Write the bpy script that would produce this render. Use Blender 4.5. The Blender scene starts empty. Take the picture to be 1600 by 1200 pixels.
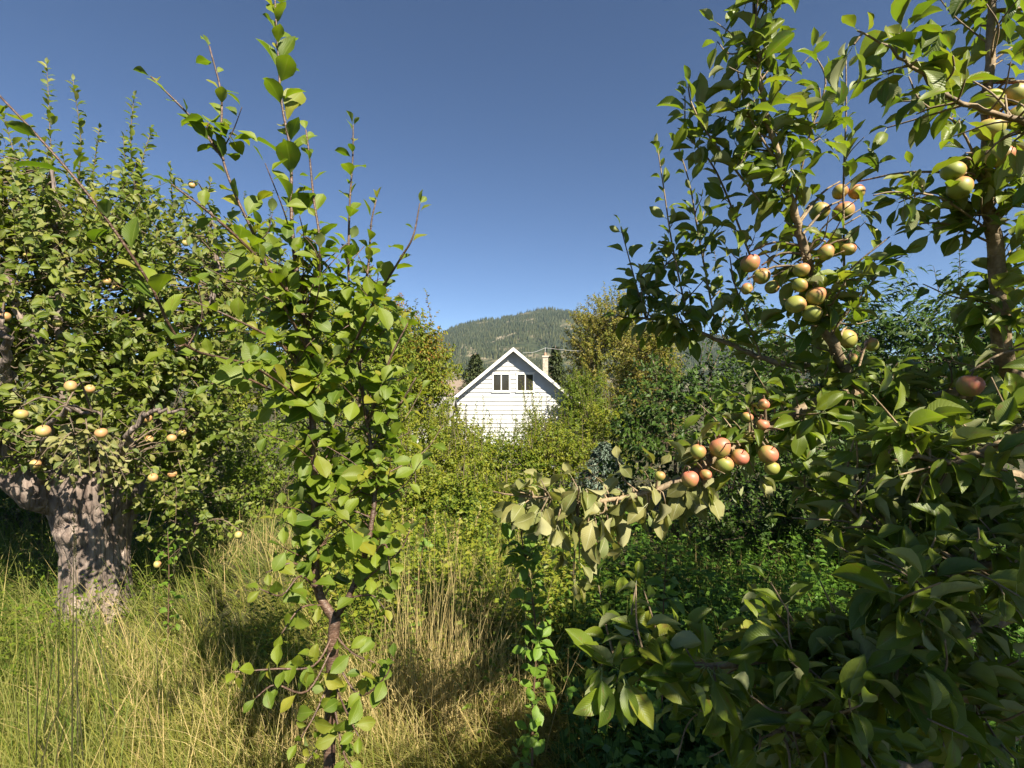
import bpy, math
import numpy as np
from mathutils import Matrix, Vector, Quaternion

SC = bpy.context.scene
COL = SC.collection
R = math.radians

# ------------------------------------------------------------------ camera
CAM_H = 1.7
cam_d = bpy.data.cameras.new('camera')
cam = bpy.data.objects.new('camera', cam_d); COL.objects.link(cam)
cam.location = (0, 0, CAM_H); cam.rotation_euler = (R(90), 0, 0)
cam_d.sensor_fit = 'HORIZONTAL'; cam_d.angle = R(90)
cam_d.clip_start = 0.05; cam_d.clip_end = 20000
SC.camera = cam
# ------------------------------------------------------------------ sky and sun
SUN = np.array([0.40, -0.60, 0.68]); SUN /= np.linalg.norm(SUN)
w = bpy.data.worlds.new('World'); SC.world = w; w.use_nodes = True
nt = w.node_tree; nt.nodes.clear()
sky = nt.nodes.new('ShaderNodeTexSky'); sky.sky_type = 'NISHITA'; sky.sun_disc = False
sky.sun_elevation = math.asin(SUN[2]); sky.sun_rotation = math.atan2(SUN[0], SUN[1])
sky.altitude = 1500; sky.air_density = 0.72; sky.dust_density = 0.3; sky.ozone_density = 4.0
bg = nt.nodes.new('ShaderNodeBackground'); bg.inputs['Strength'].default_value = 0.05
wo = nt.nodes.new('ShaderNodeOutputWorld')
nt.links.new(sky.outputs[0], bg.inputs[0]); nt.links.new(bg.outputs[0], wo.inputs[0])
sl = bpy.data.lights.new('sun', 'SUN'); sl.energy = 5.0; sl.angle = R(0.5); sl.color = (1.0, 0.91, 0.74)
so = bpy.data.objects.new('sun', sl); COL.objects.link(so)
so.rotation_euler = Vector(SUN).to_track_quat('Z', 'Y').to_euler(); so.location = (4, -6, 9)
# ------------------------------------------------------------------ exposure
SC.view_settings.view_transform = 'Standard'; SC.view_settings.look = 'None'
SC.view_settings.exposure = 1.52; SC.view_settings.gamma = 1.0
SC.view_settings.use_curve_mapping = False
SC.render.engine = 'CYCLES'
cy = SC.cycles
cy.max_bounces = 7; cy.diffuse_bounces = 3; cy.glossy_bounces = 2; cy.transmission_bounces = 4
cy.transparent_max_bounces = 4; cy.volume_bounces = 0
cy.caustics_reflective = False; cy.caustics_refractive = False
cy.use_denoising = True; cy.denoiser = 'OPENIMAGEDENOISE'
cy.sample_clamp_indirect = 6.0

# ================================================================== helpers
rng = np.random.default_rng(11)

def P(px, py, d):
    """pixel of the 1600x1200 photograph + distance along the view axis -> point"""
    return np.array([d * (px - 800) / 800, d, CAM_H - d * (py - 600) / 800])

def nrm(a):
    a = np.asarray(a, float)
    return a / np.maximum(np.linalg.norm(a, axis=-1, keepdims=True), 1e-9)

def hash3(i):
    n = (i[..., 0] * 374761393 + i[..., 1] * 668265263 + i[..., 2] * 2147483647) & 0xffffffff
    n = ((n ^ (n >> 13)) * 1274126177) & 0xffffffff
    return ((n ^ (n >> 16)) & 0xffff) / 65535.0

def vnoise(p):
    p = np.asarray(p, float); i = np.floor(p).astype(np.int64); f = p - i; f = f * f * (3 - 2 * f)
    r = 0
    for dx in (0, 1):
        for dy in (0, 1):
            for dz in (0, 1):
                wgt = (f[..., 0] if dx else 1 - f[..., 0]) * (f[..., 1] if dy else 1 - f[..., 1]) * (f[..., 2] if dz else 1 - f[..., 2])
                r = r + wgt * hash3(i + np.array([dx, dy, dz]))
    return r

def fbm(p, o=4):
    p = np.asarray(p, float); a, s, t = 0.5, 0, 0
    for _ in range(o):
        s = s + a * vnoise(p); t += a; p = p * 2.03 + 17.3; a *= 0.5
    return s / t

def smooth01(x):
    x = np.clip(x, 0, 1); return x * x * (3 - 2 * x)

def terr(x, y):
    x = np.asarray(x, float); y = np.asarray(y, float)
    z = -4.1 * smooth01((y - 6) / 26) - np.clip(y - 32, 0, 250) * 0.03
    q = np.stack([x * 0.7, y * 0.7, x * 0], -1)
    near = np.clip(1 - np.abs(y) / 60, 0, 1)
    return z + near * (0.22 * (fbm(q, 3) - 0.5) + 0.10 * np.clip(-x / 3, 0, 1.5))

def mesh(name, v, f, mat=None, luv=None, smooth=True):
    me = bpy.data.meshes.new(name)
    v = np.ascontiguousarray(v, np.float32); f = np.ascontiguousarray(f, np.int32)
    n, k = f.shape
    me.vertices.add(len(v)); me.vertices.foreach_set('co', v.ravel())
    me.loops.add(n * k); me.loops.foreach_set('vertex_index', f.ravel())
    me.polygons.add(n); me.polygons.foreach_set('loop_start', np.arange(n, dtype=np.int32) * k)
    me.update(calc_edges=True)
    me.polygons.foreach_set('use_smooth', np.full(n, bool(smooth)))
    if luv is not None:
        a = me.attributes.new('luv', 'FLOAT_VECTOR', 'POINT')
        a.data.foreach_set('vector', np.ascontiguousarray(luv, np.float32).ravel())
    if mat: me.materials.append(mat)
    me.update()
    return me

def link(name, data, parent=None, loc=None):
    o = bpy.data.objects.new(name, data); COL.objects.link(o)
    if parent is not None: o.parent = parent
    if loc is not None: o.location = tuple(loc)
    return o

def thing(name, label, cat, loc, group=None):
    o = link(name, None, None, loc); o.empty_display_size = 0.1
    o['label'] = label; o['category'] = cat
    if group: o['group'] = group
    return o

def tag(o, label, cat=None, group=None, kind=None):
    o['label'] = label
    if cat: o['category'] = cat
    if group: o['group'] = group
    if kind: o['kind'] = kind
    return o

def box(x0, x1, y0, y1, z0, z1):
    v = np.array([[x, y, z] for z in (z0, z1) for y in (y0, y1) for x in (x0, x1)], float)
    f = np.array([[0, 2, 3, 1], [4, 5, 7, 6], [0, 1, 5, 4], [2, 6, 7, 3], [0, 4, 6, 2], [1, 3, 7, 5]])
    return v, f

def join(parts):
    vs, fs, n = [], [], 0
    for v, f in parts:
        vs.append(v); fs.append(np.asarray(f) + n); n += len(v)
    return np.concatenate(vs), np.concatenate(fs)

def spline(pts, n):
    """Catmull-Rom through pts, n samples"""
    p = np.asarray(pts, float)
    if len(p) == 2:
        t = np.linspace(0, 1, n)[:, None]; return p[0] * (1 - t) + p[1] * t
    q = np.vstack([2 * p[0] - p[1], p, 2 * p[-1] - p[-2]])
    t = np.linspace(0, len(p) - 1 - 1e-6, n); i = t.astype(int); f = (t - i)[:, None]
    a, b, c, d = q[i], q[i + 1], q[i + 2], q[i + 3]
    return 0.5 * (2 * b + (c - a) * f + (2 * a - 5 * b + 4 * c - d) * f ** 2 + (3 * b - a - 3 * c + d) * f ** 3)

class Tubes:
    def __init__(s): s.parts = []; s.n = 0
    def add(s, pts, radii, k=6, cap=True, rough=0.0):
        pts = np.asarray(pts, float); m = len(pts)
        rad = np.broadcast_to(np.asarray(radii, float), (m,))
        t = nrm(np.gradient(pts, axis=0))
        u = np.cross(t[0], [0, 0, 1.0]); u = nrm(u if np.linalg.norm(u) > 1e-3 else np.array([1., 0, 0]))
        us = [u]
        for i in range(1, m):
            u = nrm(u - t[i] * np.dot(u, t[i])); us.append(u)
        us = np.array(us); vs = np.cross(t, us)
        a = np.arange(k) * 2 * math.pi / k
        rr = rad[:, None] * np.ones(k)
        if rough:
            rr = rr * (1 + rough * (rng.random((m, k)) - 0.5))
        v = pts[:, None] + rr[..., None] * (np.cos(a)[None, :, None] * us[:, None] + np.sin(a)[None, :, None] * vs[:, None])
        v = v.reshape(-1, 3)
        i = np.arange(m - 1)[:, None] * k; j = np.arange(k)[None]; j2 = (j + 1) % k
        f = np.stack([i + j, i + j2, i + k + j2, i + k + j], -1).reshape(-1, 4)
        if cap:
            v = np.vstack([v, pts[-1] + t[-1] * rad[-1] * 0.4]); c = len(v) - 1; b = (m - 1) * k
            f = np.vstack([f, [[b + x, b + (x + 1) % k, c, c] for x in range(k)]])
        s.parts.append((v, f)); s.n += 1
    def prisms(s, A, B, ra, rb):
        """many thin 3-sided twigs at once"""
        A = np.asarray(A, float); B = np.asarray(B, float); n = len(A)
        if n == 0: return
        t = nrm(B - A); u = np.cross(t, [0.3, 0.2, 0.93]); u = nrm(u); w_ = np.cross(t, u)
        ra = np.broadcast_to(ra, (n,)); rb = np.broadcast_to(rb, (n,))
        rows = []
        for C, r_ in ((A, ra), (B, rb)):
            for k in range(3):
                a = k * 2.0944
                rows.append(C + r_[:, None] * (math.cos(a) * u + math.sin(a) * w_))
        v = np.stack(rows, 1).reshape(-1, 3)
        o = np.arange(n)[:, None, None] * 6
        f = np.array([[0, 1, 4, 3], [1, 2, 5, 4], [2, 0, 3, 5]])[None] + o
        s.parts.append((v, f.reshape(-1, 4))); s.n += n
    def build(s, name, mat, parent, origin):
        if not s.parts: return None
        v, f = join(s.parts)
        me = bpy.data.meshes.new(name)
        # quads whose last two ids coincide are triangles
        tri = f[:, 2] == f[:, 3]
        allf = f.copy()
        tot = np.where(tri, 3, 4); starts = np.concatenate([[0], np.cumsum(tot)[:-1]])
        mask = np.ones_like(allf, bool); mask[tri, 3] = False
        me.vertices.add(len(v)); me.vertices.foreach_set('co', np.ascontiguousarray(v - origin, np.float32).ravel())
        li = np.ascontiguousarray(allf[mask], np.int32)
        me.loops.add(len(li)); me.loops.foreach_set('vertex_index', li)
        me.polygons.add(len(f)); me.polygons.foreach_set('loop_start', starts.astype(np.int32))
        me.update(calc_edges=True)
        me.polygons.foreach_set('use_smooth', np.ones(len(f), bool))
        me.materials.append(mat); me.update()
        return link(name, me, parent)

# ------------------------------------------------------------------ materials
def newmat(name):
    m = bpy.data.materials.new(name); m.use_nodes = True
    t = m.node_tree; t.nodes.clear()
    out = t.nodes.new('ShaderNodeOutputMaterial')
    return m, t, out

def N(t, typ, **kw):
    n = t.nodes.new(typ)
    for k, v in kw.items():
        if k.startswith('i_'): n.inputs[k[2:].replace('_', ' ')].default_value = v
        else: setattr(n, k, v)
    return n

def ramp(t, stops, interp='LINEAR'):
    r = t.nodes.new('ShaderNodeValToRGB'); e = r.color_ramp.elements
    r.color_ramp.interpolation = interp
    while len(e) < len(stops): e.new(0.5)
    for x, (p, c) in zip(e, stops):
        x.position = p; x.color = (*c, 1) if len(c) == 3 else c
    return r

def mth(t, op, a, b=None, c=None):
    n = t.nodes.new('ShaderNodeMath'); n.operation = op
    for i, x in enumerate((a, b, c)):
        if x is None: continue
        if isinstance(x, (int, float)): n.inputs[i].default_value = x
        else: t.links.new(x, n.inputs[i])
    return n.outputs[0]

def mixc(t, fac, a, b, blend='MIX'):
    n = t.nodes.new('ShaderNodeMix'); n.data_type = 'RGBA'; n.blend_type = blend
    for sock, x in ((n.inputs[0], fac), (n.inputs[6], a), (n.inputs[7], b)):
        if isinstance(x, (int, float)): sock.default_value = x
        elif isinstance(x, tuple): sock.default_value = (*x, 1) if len(x) == 3 else x
        else: t.links.new(x, sock)
    return n.outputs[2]

def leaf_mat(name, pal, back, trans=0.35, rough=0.45, veins=True, vein_col=(0.2, 0.25, 0.07), spots=0.0, tcol=1.6):
    m, t, out = newmat(name); L = t.links.new
    at = N(t, 'ShaderNodeAttribute', attribute_name='luv')
    sp = N(t, 'ShaderNodeSeparateXYZ'); L(at.outputs['Vector'], sp.inputs[0])
    oi = N(t, 'ShaderNodeObjectInfo')
    rnd = mth(t, 'FRACT', mth(t, 'ADD', sp.outputs[2], oi.outputs['Random'])) if veins else sp.outputs[2]
    rp = ramp(t, [(i / (len(pal) - 1), (c[0] * 1.02, c[1], c[2] * .9)) for i, c in enumerate(pal)]); L(rnd, rp.inputs[0])
    col = rp.outputs[0]
    bump = None
    if veins:
        u, v = sp.outputs[0], sp.outputs[1]
        av = mth(t, 'ABSOLUTE', v)
        ph = mth(t, 'MULTIPLY', mth(t, 'SUBTRACT', u, mth(t, 'MULTIPLY', av, 0.22)), 50.0)
        s = mth(t, 'POWER', mth(t, 'ABSOLUTE', mth(t, 'SINE', ph)), 6.0)       # 1 in the valley between side veins
        side = mth(t, 'MULTIPLY', mth(t, 'SUBTRACT', 1.0, mth(t, 'MINIMUM', mth(t, 'MULTIPLY', mth(t, 'ABSOLUTE', mth(t, 'COSINE', ph)), 0), 1)), 0)
        vein_side = mth(t, 'POWER', mth(t, 'ABSOLUTE', mth(t, 'COSINE', ph)), 10.0)
        rib = mth(t, 'LESS_THAN', av, 0.055)
        vf = mth(t, 'MAXIMUM', mth(t, 'MULTIPLY', vein_side, 0.07), mth(t, 'MULTIPLY', rib, 0.6))
        pet = mth(t, 'LESS_THAN', u, 0.0); vf = mth(t, 'MAXIMUM', vf, pet)
        tc = N(t, 'ShaderNodeTexCoord')
        no = N(t, 'ShaderNodeTexNoise', i_Scale=70.0, i_Detail=2.0); L(tc.outputs['Object'], no.inputs[0])
        col = mixc(t, mth(t, 'MULTIPLY', no.outputs[0], 0.5), col, mixc(t, 1.0, col, (0.62, 0.62, 0.5), 'MULTIPLY'))
        if spots:
            no2 = N(t, 'ShaderNodeTexNoise', i_Scale=3.0, i_Detail=4.0)
            cmb = N(t, 'ShaderNodeCombineXYZ'); L(u, cmb.inputs[0]); L(v, cmb.inputs[1]); L(mth(t, 'MULTIPLY', rnd, 40.0), cmb.inputs[2])
            L(cmb.outputs[0], no2.inputs[0])
            sf = ramp(t, [(0.62, (0, 0, 0)), (0.68, (1, 1, 1))]); L(no2.outputs[0], sf.inputs[0])
            col = mixc(t, mth(t, 'MULTIPLY', sf.outputs[0], spots), col, (0.16, 0.085, 0.03))
        col = mixc(t, vf, col, vein_col)
        hgt = mth(t, 'ADD', mth(t, 'MULTIPLY', vein_side, -1.0), mth(t, 'MULTIPLY', no.outputs[0], 0.8))
        b = N(t, 'ShaderNodeBump'); b.inputs['Strength'].default_value = 0.3; b.inputs['Distance'].default_value = 0.0012
        L(hgt, b.inputs['Height']); bump = b.outputs[0]
    ge = N(t, 'ShaderNodeNewGeometry')
    face = mixc(t, ge.outputs['Backfacing'], col, mixc(t, 0.75, col, back))
    pr = N(t, 'ShaderNodeBsdfPrincipled'); L(face, pr.inputs['Base Color'])
    rg = mth(t, 'ADD', rough, mth(t, 'MULTIPLY', ge.outputs['Backfacing'], 0.3)); L(rg, pr.inputs['Roughness'])
    pr.inputs['Specular IOR Level'].default_value = 0.42 if veins else 0.2
    tr = N(t, 'ShaderNodeBsdfTranslucent')
    L(mixc(t, 1.0, col, (tcol * 1.05, tcol * 1.15, tcol * 0.45), 'MULTIPLY'), tr.inputs[0])
    if bump: L(bump, pr.inputs['Normal'])
    mx = N(t, 'ShaderNodeMixShader'); mx.inputs[0].default_value = trans
    L(pr.outputs[0], mx.inputs[1]); L(tr.outputs[0], mx.inputs[2]); L(mx.outputs[0], out.inputs[0])
    return m

def bark_mat(name, c0, c1, c2, scale=30, stretch=4, bump=0.6, rough=0.85, dist=0.01):
    m, t, out = newmat(name); L = t.links.new
    tc = N(t, 'ShaderNodeTexCoord'); mp = N(t, 'ShaderNodeMapping'); mp.inputs['Scale'].default_value = (1, 1, 1 / stretch)
    L(tc.outputs['Object'], mp.inputs[0])
    n1 = N(t, 'ShaderNodeTexNoise', i_Scale=scale, i_Detail=6.0, i_Roughness=0.65); L(mp.outputs[0], n1.inputs[0])
    n2 = N(t, 'ShaderNodeTexNoise', i_Scale=scale * 0.22, i_Detail=3.0); L(tc.outputs['Object'], n2.inputs[0])
    vo = N(t, 'ShaderNodeTexVoronoi', i_Scale=scale * 0.8); vo.feature = 'DISTANCE_TO_EDGE'; L(mp.outputs[0], vo.inputs[0])
    r1 = ramp(t, [(0.3, c0), (0.52, c1), (0.75, c2)]); L(n1.outputs[0], r1.inputs[0])
    r2 = ramp(t, [(0.35, (0.55, 0.55, 0.55)), (0.7, (1.15, 1.1, 1.05))]); L(n2.outputs[0], r2.inputs[0])
    pr = N(t, 'ShaderNodeBsdfPrincipled'); L(mixc(t, 1.0, r1.outputs[0], r2.outputs[0], 'MULTIPLY'), pr.inputs['Base Color'])
    pr.inputs['Roughness'].default_value = rough
    b = N(t, 'ShaderNodeBump'); b.inputs['Strength'].default_value = bump; b.inputs['Distance'].default_value = dist
    vr = ramp(t, [(0.0, (0, 0, 0)), (0.12, (1, 1, 1))]); L(vo.outputs['Distance'], vr.inputs[0])
    L(mth(t, 'ADD', n1.outputs[0], mth(t, 'MULTIPLY', vr.outputs[0], 0.35)), b.inputs['Height']); L(b.outputs[0], pr.inputs['Normal'])
    L(pr.outputs[0], out.inputs[0])
    return m

def plain(name, c, rough=0.7, var=0.15, scale=8, spec=0.4, bump=0.0):
    m, t, out = newmat(name); L = t.links.new
    tc = N(t, 'ShaderNodeTexCoord'); n1 = N(t, 'ShaderNodeTexNoise', i_Scale=scale, i_Detail=5.0); L(tc.outputs['Object'], n1.inputs[0])
    r1 = ramp(t, [(0.3, tuple(x * (1 - var) for x in c)), (0.7, tuple(min(1, x * (1 + var)) for x in c))]); L(n1.outputs[0], r1.inputs[0])
    pr = N(t, 'ShaderNodeBsdfPrincipled'); L(r1.outputs[0], pr.inputs['Base Color'])
    pr.inputs['Roughness'].default_value = rough; pr.inputs['Specular IOR Level'].default_value = spec
    if bump:
        b = N(t, 'ShaderNodeBump'); b.inputs['Strength'].default_value = bump; b.inputs['Distance'].default_value = 0.02
        L(n1.outputs[0], b.inputs['Height']); L(b.outputs[0], pr.inputs['Normal'])
    L(pr.outputs[0], out.inputs[0])
    return m

M = {}
M['plum_leaf'] = leaf_mat('plum_leaf', [(0.07, 0.125, 0.011), (0.12, 0.18, 0.016), (0.18, 0.235, 0.02), (0.10, 0.16, 0.014), (0.25, 0.25, 0.03)], (0.18, 0.23, 0.08), trans=0.38, rough=0.5, vein_col=(0.19, 0.24, 0.05), spots=0.3)
M['apple_leaf'] = leaf_mat('apple_leaf', [(0.06, 0.11, 0.012), (0.115, 0.165, 0.016), (0.165, 0.215, 0.022), (0.085, 0.14, 0.014), (0.20, 0.22, 0.03)], (0.36, 0.38, 0.20), trans=0.36, rough=0.42, vein_col=(0.16, 0.2, 0.07), spots=0.55)
M['pale_leaf'] = leaf_mat('pale_leaf', [(0.14, 0.165, 0.045), (0.20, 0.20, 0.068), (0.25, 0.24, 0.095), (0.09, 0.13, 0.025)], (0.33, 0.32, 0.165), trans=0.25, rough=0.6, vein_col=(0.33, 0.33, 0.19), spots=0.4)
M['old_apple_leaf'] = leaf_mat('old_apple_leaf', [(0.07, 0.115, 0.014), (0.135, 0.18, 0.02), (0.18, 0.22, 0.028), (0.095, 0.14, 0.016), (0.25, 0.25, 0.07)], (0.28, 0.31, 0.14), trans=0.36, rough=0.5, veins=True, vein_col=(0.15, 0.18, 0.06))
M['sap_leaf'] = leaf_mat('sapling_leaf', [(0.10, 0.19, 0.02), (0.14, 0.24, 0.025), (0.12, 0.21, 0.03)], (0.2, 0.26, 0.09), trans=0.35, vein_col=(0.2, 0.27, 0.06))
far = dict(veins=False)
M['yg'] = leaf_mat('shrub_leaf_yellow_green', [(0.06, 0.10, 0.014), (0.13, 0.175, 0.02), (0.17, 0.20, 0.022), (0.21, 0.21, 0.028), (0.10, 0.15, 0.02)], (0.17, 0.2, 0.07), **far)
M['gr'] = leaf_mat('shrub_leaf_green', [(0.055, 0.095, 0.012), (0.095, 0.145, 0.016), (0.125, 0.17, 0.02), (0.15, 0.18, 0.025)], (0.14, 0.18, 0.07), **far)
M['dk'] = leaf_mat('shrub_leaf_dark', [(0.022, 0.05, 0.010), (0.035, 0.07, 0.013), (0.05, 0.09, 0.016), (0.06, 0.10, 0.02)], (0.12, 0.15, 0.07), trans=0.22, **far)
M['au'] = leaf_mat('leaf_autumn_tinted', [(0.07, 0.12, 0.016), (0.13, 0.16, 0.022), (0.20, 0.17, 0.03), (0.24, 0.12, 0.03), (0.22, 0.09, 0.03)], (0.2, 0.18, 0.08), **far)
M['ol'] = leaf_mat('leaf_olive', [(0.075, 0.105, 0.02), (0.13, 0.15, 0.03), (0.18, 0.18, 0.038), (0.24, 0.19, 0.05), (0.11, 0.135, 0.026)], (0.2, 0.18, 0.09), **far)
M['sp'] = leaf_mat('spruce_needle', [(0.035, 0.055, 0.025), (0.05, 0.07, 0.03), (0.07, 0.085, 0.035)], (0.06, 0.08, 0.04), trans=0.1, rough=0.6, **far)
M['bs'] = leaf_mat('blue_spruce_needle', [(0.10, 0.15, 0.12), (0.15, 0.20, 0.17), (0.20, 0.25, 0.22)], (0.13, 0.18, 0.16), trans=0.1, rough=0.6, **far)
M['fo'] = leaf_mat('forest_needle', [(0.028, 0.040, 0.022), (0.045, 0.058, 0.030), (0.075, 0.082, 0.04), (0.11, 0.105, 0.055)], (0.04, 0.06, 0.025), trans=0.05, rough=0.8, **far)
M['grass'] = leaf_mat('grass_blade', [(0.06, 0.115, 0.014), (0.11, 0.16, 0.022), (0.18, 0.195, 0.035), (0.26, 0.24, 0.06), (0.36, 0.29, 0.11)], (0.2, 0.2, 0.06), trans=0.35, rough=0.5, **far)
M['straw'] = leaf_mat('straw', [(0.27, 0.215, 0.085), (0.38, 0.31, 0.14), (0.46, 0.39, 0.20), (0.24, 0.19, 0.07)], (0.4, 0.3, 0.14), trans=0.2, rough=0.55, **far)
M['herb'] = leaf_mat('herb_leaf', [(0.035, 0.085, 0.014), (0.055, 0.12, 0.018), (0.085, 0.16, 0.022), (0.12, 0.18, 0.03)], (0.12, 0.17, 0.07), trans=0.28, **far)
M['plum_bark'] = bark_mat('plum_bark', (0.045, 0.025, 0.018), (0.12, 0.07, 0.05), (0.24, 0.18, 0.14), scale=60, stretch=0.5, rough=0.5, dist=0.003)
M['apple_bark'] = bark_mat('apple_bark', (0.12, 0.085, 0.05), (0.25, 0.185, 0.11), (0.38, 0.30, 0.20), scale=45, stretch=1.0, rough=0.7, dist=0.004)
M['old_bark'] = bark_mat('old_bark', (0.07, 0.05, 0.042), (0.23, 0.18, 0.155), (0.40, 0.34, 0.30), scale=26, stretch=5, bump=1.0, dist=0.02)
M['twig'] = bark_mat('twig_bark', (0.06, 0.045, 0.03), (0.15, 0.11, 0.075), (0.25, 0.2, 0.15), scale=40, stretch=1, rough=0.8, dist=0.003)
M['stem'] = plain('herb_stem', (0.10, 0.06, 0.035), 0.6)

# ------------------------------------------------------------------ leaves
def leaf_template(width=0.5, fold=0.25, curl=0.25, twist=0.0, rows=6, half=2, petiole=0.22, peak=0.45, wave=0.05, tipk=1.0, seed=0):
    """leaf of length 1 along +X, upper face +Z; returns verts, tris, (u,v)"""
    rg = np.random.default_rng(seed)
    us = np.linspace(0, 1, rows + 1)
    k = math.log(0.5) / math.log(peak)
    hw = 0.5 * width * np.sin(math.pi * np.clip(us, 0, 1) ** k) ** 0.95
    hw[0] = 0.012; hw[-1] = 0.004
    vsr = np.linspace(-1, 1, 2 * half + 1)
    V, UV = [], []
    for i, u in enumerate(us):
        ang = -curl * 2.2 * u                       # bends down along the length
        cx = (np.sin(curl * 2.2 * u) / (curl * 2.2)) if abs(curl) > 1e-3 else u
        cz = (-(1 - np.cos(curl * 2.2 * u)) / (curl * 2.2)) if abs(curl) > 1e-3 else 0
        tw = twist * u
        for v in vsr:
            y = v * hw[i]
            z = abs(v) ** 1.3 * hw[i] * fold * 2 + (wave * hw[i] * 2 * math.sin(u * 9 + (1 if v > 0 else 2.5) + seed) * abs(v))
            if rows > 4 and abs(v) == 1 and 0 < i < rows: y *= 1 + 0.07 * (rg.random() - 0.5)
            y, z = y * math.cos(tw) - z * math.sin(tw), y * math.sin(tw) + z * math.cos(tw)
            V.append((cx + z * math.sin(-ang) * 1.0, y, cz + z * math.cos(ang))); UV.append((u, v))
    F = []; m = 2 * half + 1
    for i in range(rows):
        for j in range(m - 1):
            a, b, c, d = i * m + j, (i + 1) * m + j, (i + 1) * m + j + 1, i * m + j + 1
            F += [(a, b, c), (a, c, d)]
    if petiole:
        n = len(V)
        for x, y, z in ((-petiole, 0.014, 0.05), (-petiole, -0.014, 0.05), (0.0, 0.012, 0), (0.0, -0.012, 0)):
            V.append((x, y, z)); UV.append((-0.2, 0))
        F += [(n, n + 1, n + 3), (n, n + 3, n + 2)]
    V = np.array(V)
    if petiole: V[:, 0] += petiole; V[:, 2] -= 0.05
    return V, np.array(F), np.array(UV)

def simple_leaf(width, fold=0.2, curl=0.15):
    """small far leaf: a folded rhomb, 4 triangles"""
    V = np.array([[0, 0, 0], [0.45, width / 2, fold * width], [1, 0, -curl], [0.45, -width / 2, fold * width], [0.5, 0, 0]])
    F = np.array([[0, 4, 1], [4, 2, 1], [0, 3, 4], [4, 3, 2]])
    return V, F, np.array([[0, 0], [.45, 1], [1, 0], [.45, -1], [.5, 0]])

def flat_leaf(width, fold=0.25):
    V = np.array([[0, 0, 0], [0.4, width / 2, fold * width], [1, 0, -0.12], [0.4, -width / 2, fold * width]])
    return V, np.array([[0, 2, 1], [0, 3, 2]]), np.array([[0, 0], [.4, 1], [1, 0], [.4, -1]])

TPL = {
    'plum': [leaf_template(0.66, f, c, tw, 6, 2, 0.16, 0.52, 0.06, seed=i) for i, (f, c, tw) in enumerate([(.12, .12, 0), (.2, .2, .2), (.28, .25, -.2), (.1, .3, .1), (.22, .08, -.1), (.15, .35, .25)])],
    'apple': [leaf_template(0.47, f, c, tw, 6, 2, 0.26, 0.45, 0.09, seed=10 + i) for i, (f, c, tw) in enumerate([(.25, .2, 0), (.4, .3, .3), (.55, .25, -.3), (.2, .4, .2), (.35, .12, -.2), (.7, .35, .3), (.15, .25, -.1)])],
    'limp': [leaf_template(0.56, f, c, tw, 6, 2, 0.24, 0.48, 0.12, seed=20 + i) for i, (f, c, tw) in enumerate([(.15, .25, .3), (.3, .4, -.4), (.1, .15, .5), (.35, .3, -.2)])],
    'olda': [leaf_template(0.52, f, c, tw, 4, 1, 0.2, 0.45, 0.05, seed=30 + i) for i, (f, c, tw) in enumerate([(.2, .2, 0), (.35, .25, .2), (.15, .35, -.2)])],
    'sap': [leaf_template(0.62, f, c, tw, 4, 1, 0.12, 0.5, 0.05, seed=40 + i) for i, (f, c, tw) in enumerate([(.15, .15, 0), (.25, .25, .2), (.1, .3, -.2)])],
    'olda_low': [leaf_template(0.54, f, c, tw, 3, 1, 0, 0.47, 0.05, seed=30 + i) for i, (f, c, tw) in enumerate([(.2, .2, 0), (.35, .25, .2), (.15, .35, -.2)])],
    'mid': [simple_leaf(0.5), simple_leaf(0.46, .35, .25), simple_leaf(0.55, .1, .05)],
    'long': [simple_leaf(0.30, .2, .25), simple_leaf(0.26, .35, .35)],
    'far': [flat_leaf(0.55), flat_leaf(0.5, .4)],
}
LEAF_MESH = {}
def leaf_meshes(kind, mat):
    key = (kind, mat)
    if key not in LEAF_MESH:
        LEAF_MESH[key] = [mesh('leaf_blade', v, f, M[mat], np.column_stack([uv, np.zeros(len(v))])) for v, f, uv in TPL[kind]]
    return LEAF_MESH[key]

class Leaves:
    """leaf placements: position of the petiole foot, direction, upper-face hint, size, random 0..1"""
    def __init__(s): s.a = []
    def add(s, pos, d, hint, size, rnd=None):
        pos = np.atleast_2d(pos); n = len(pos)
        d = np.broadcast_to(np.atleast_2d(d), (n, 3)); hint = np.broadcast_to(np.atleast_2d(hint), (n, 3))
        size = np.broadcast_to(np.asarray(size, float), (n,))
        rnd = rng.random(n) if rnd is None else np.broadcast_to(np.asarray(rnd, float), (n,))
        s.a.append(np.column_stack([pos, nrm(d), hint, size, rnd]))
    def arr(s): return np.concatenate(s.a) if s.a else np.zeros((0, 11))

def frames(A):
    x = A[:, 3:6]; h = A[:, 6:9]
    z = h - x * (h * x).sum(1, keepdims=True)
    bad = np.linalg.norm(z, axis=1) < 0.05
    z[bad] = np.cross(x[bad], [0.37, 0.81, 0.2]); z = nrm(z)
    y = np.cross(z, x)
    return np.stack([x, y, z], 2)          # columns

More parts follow.
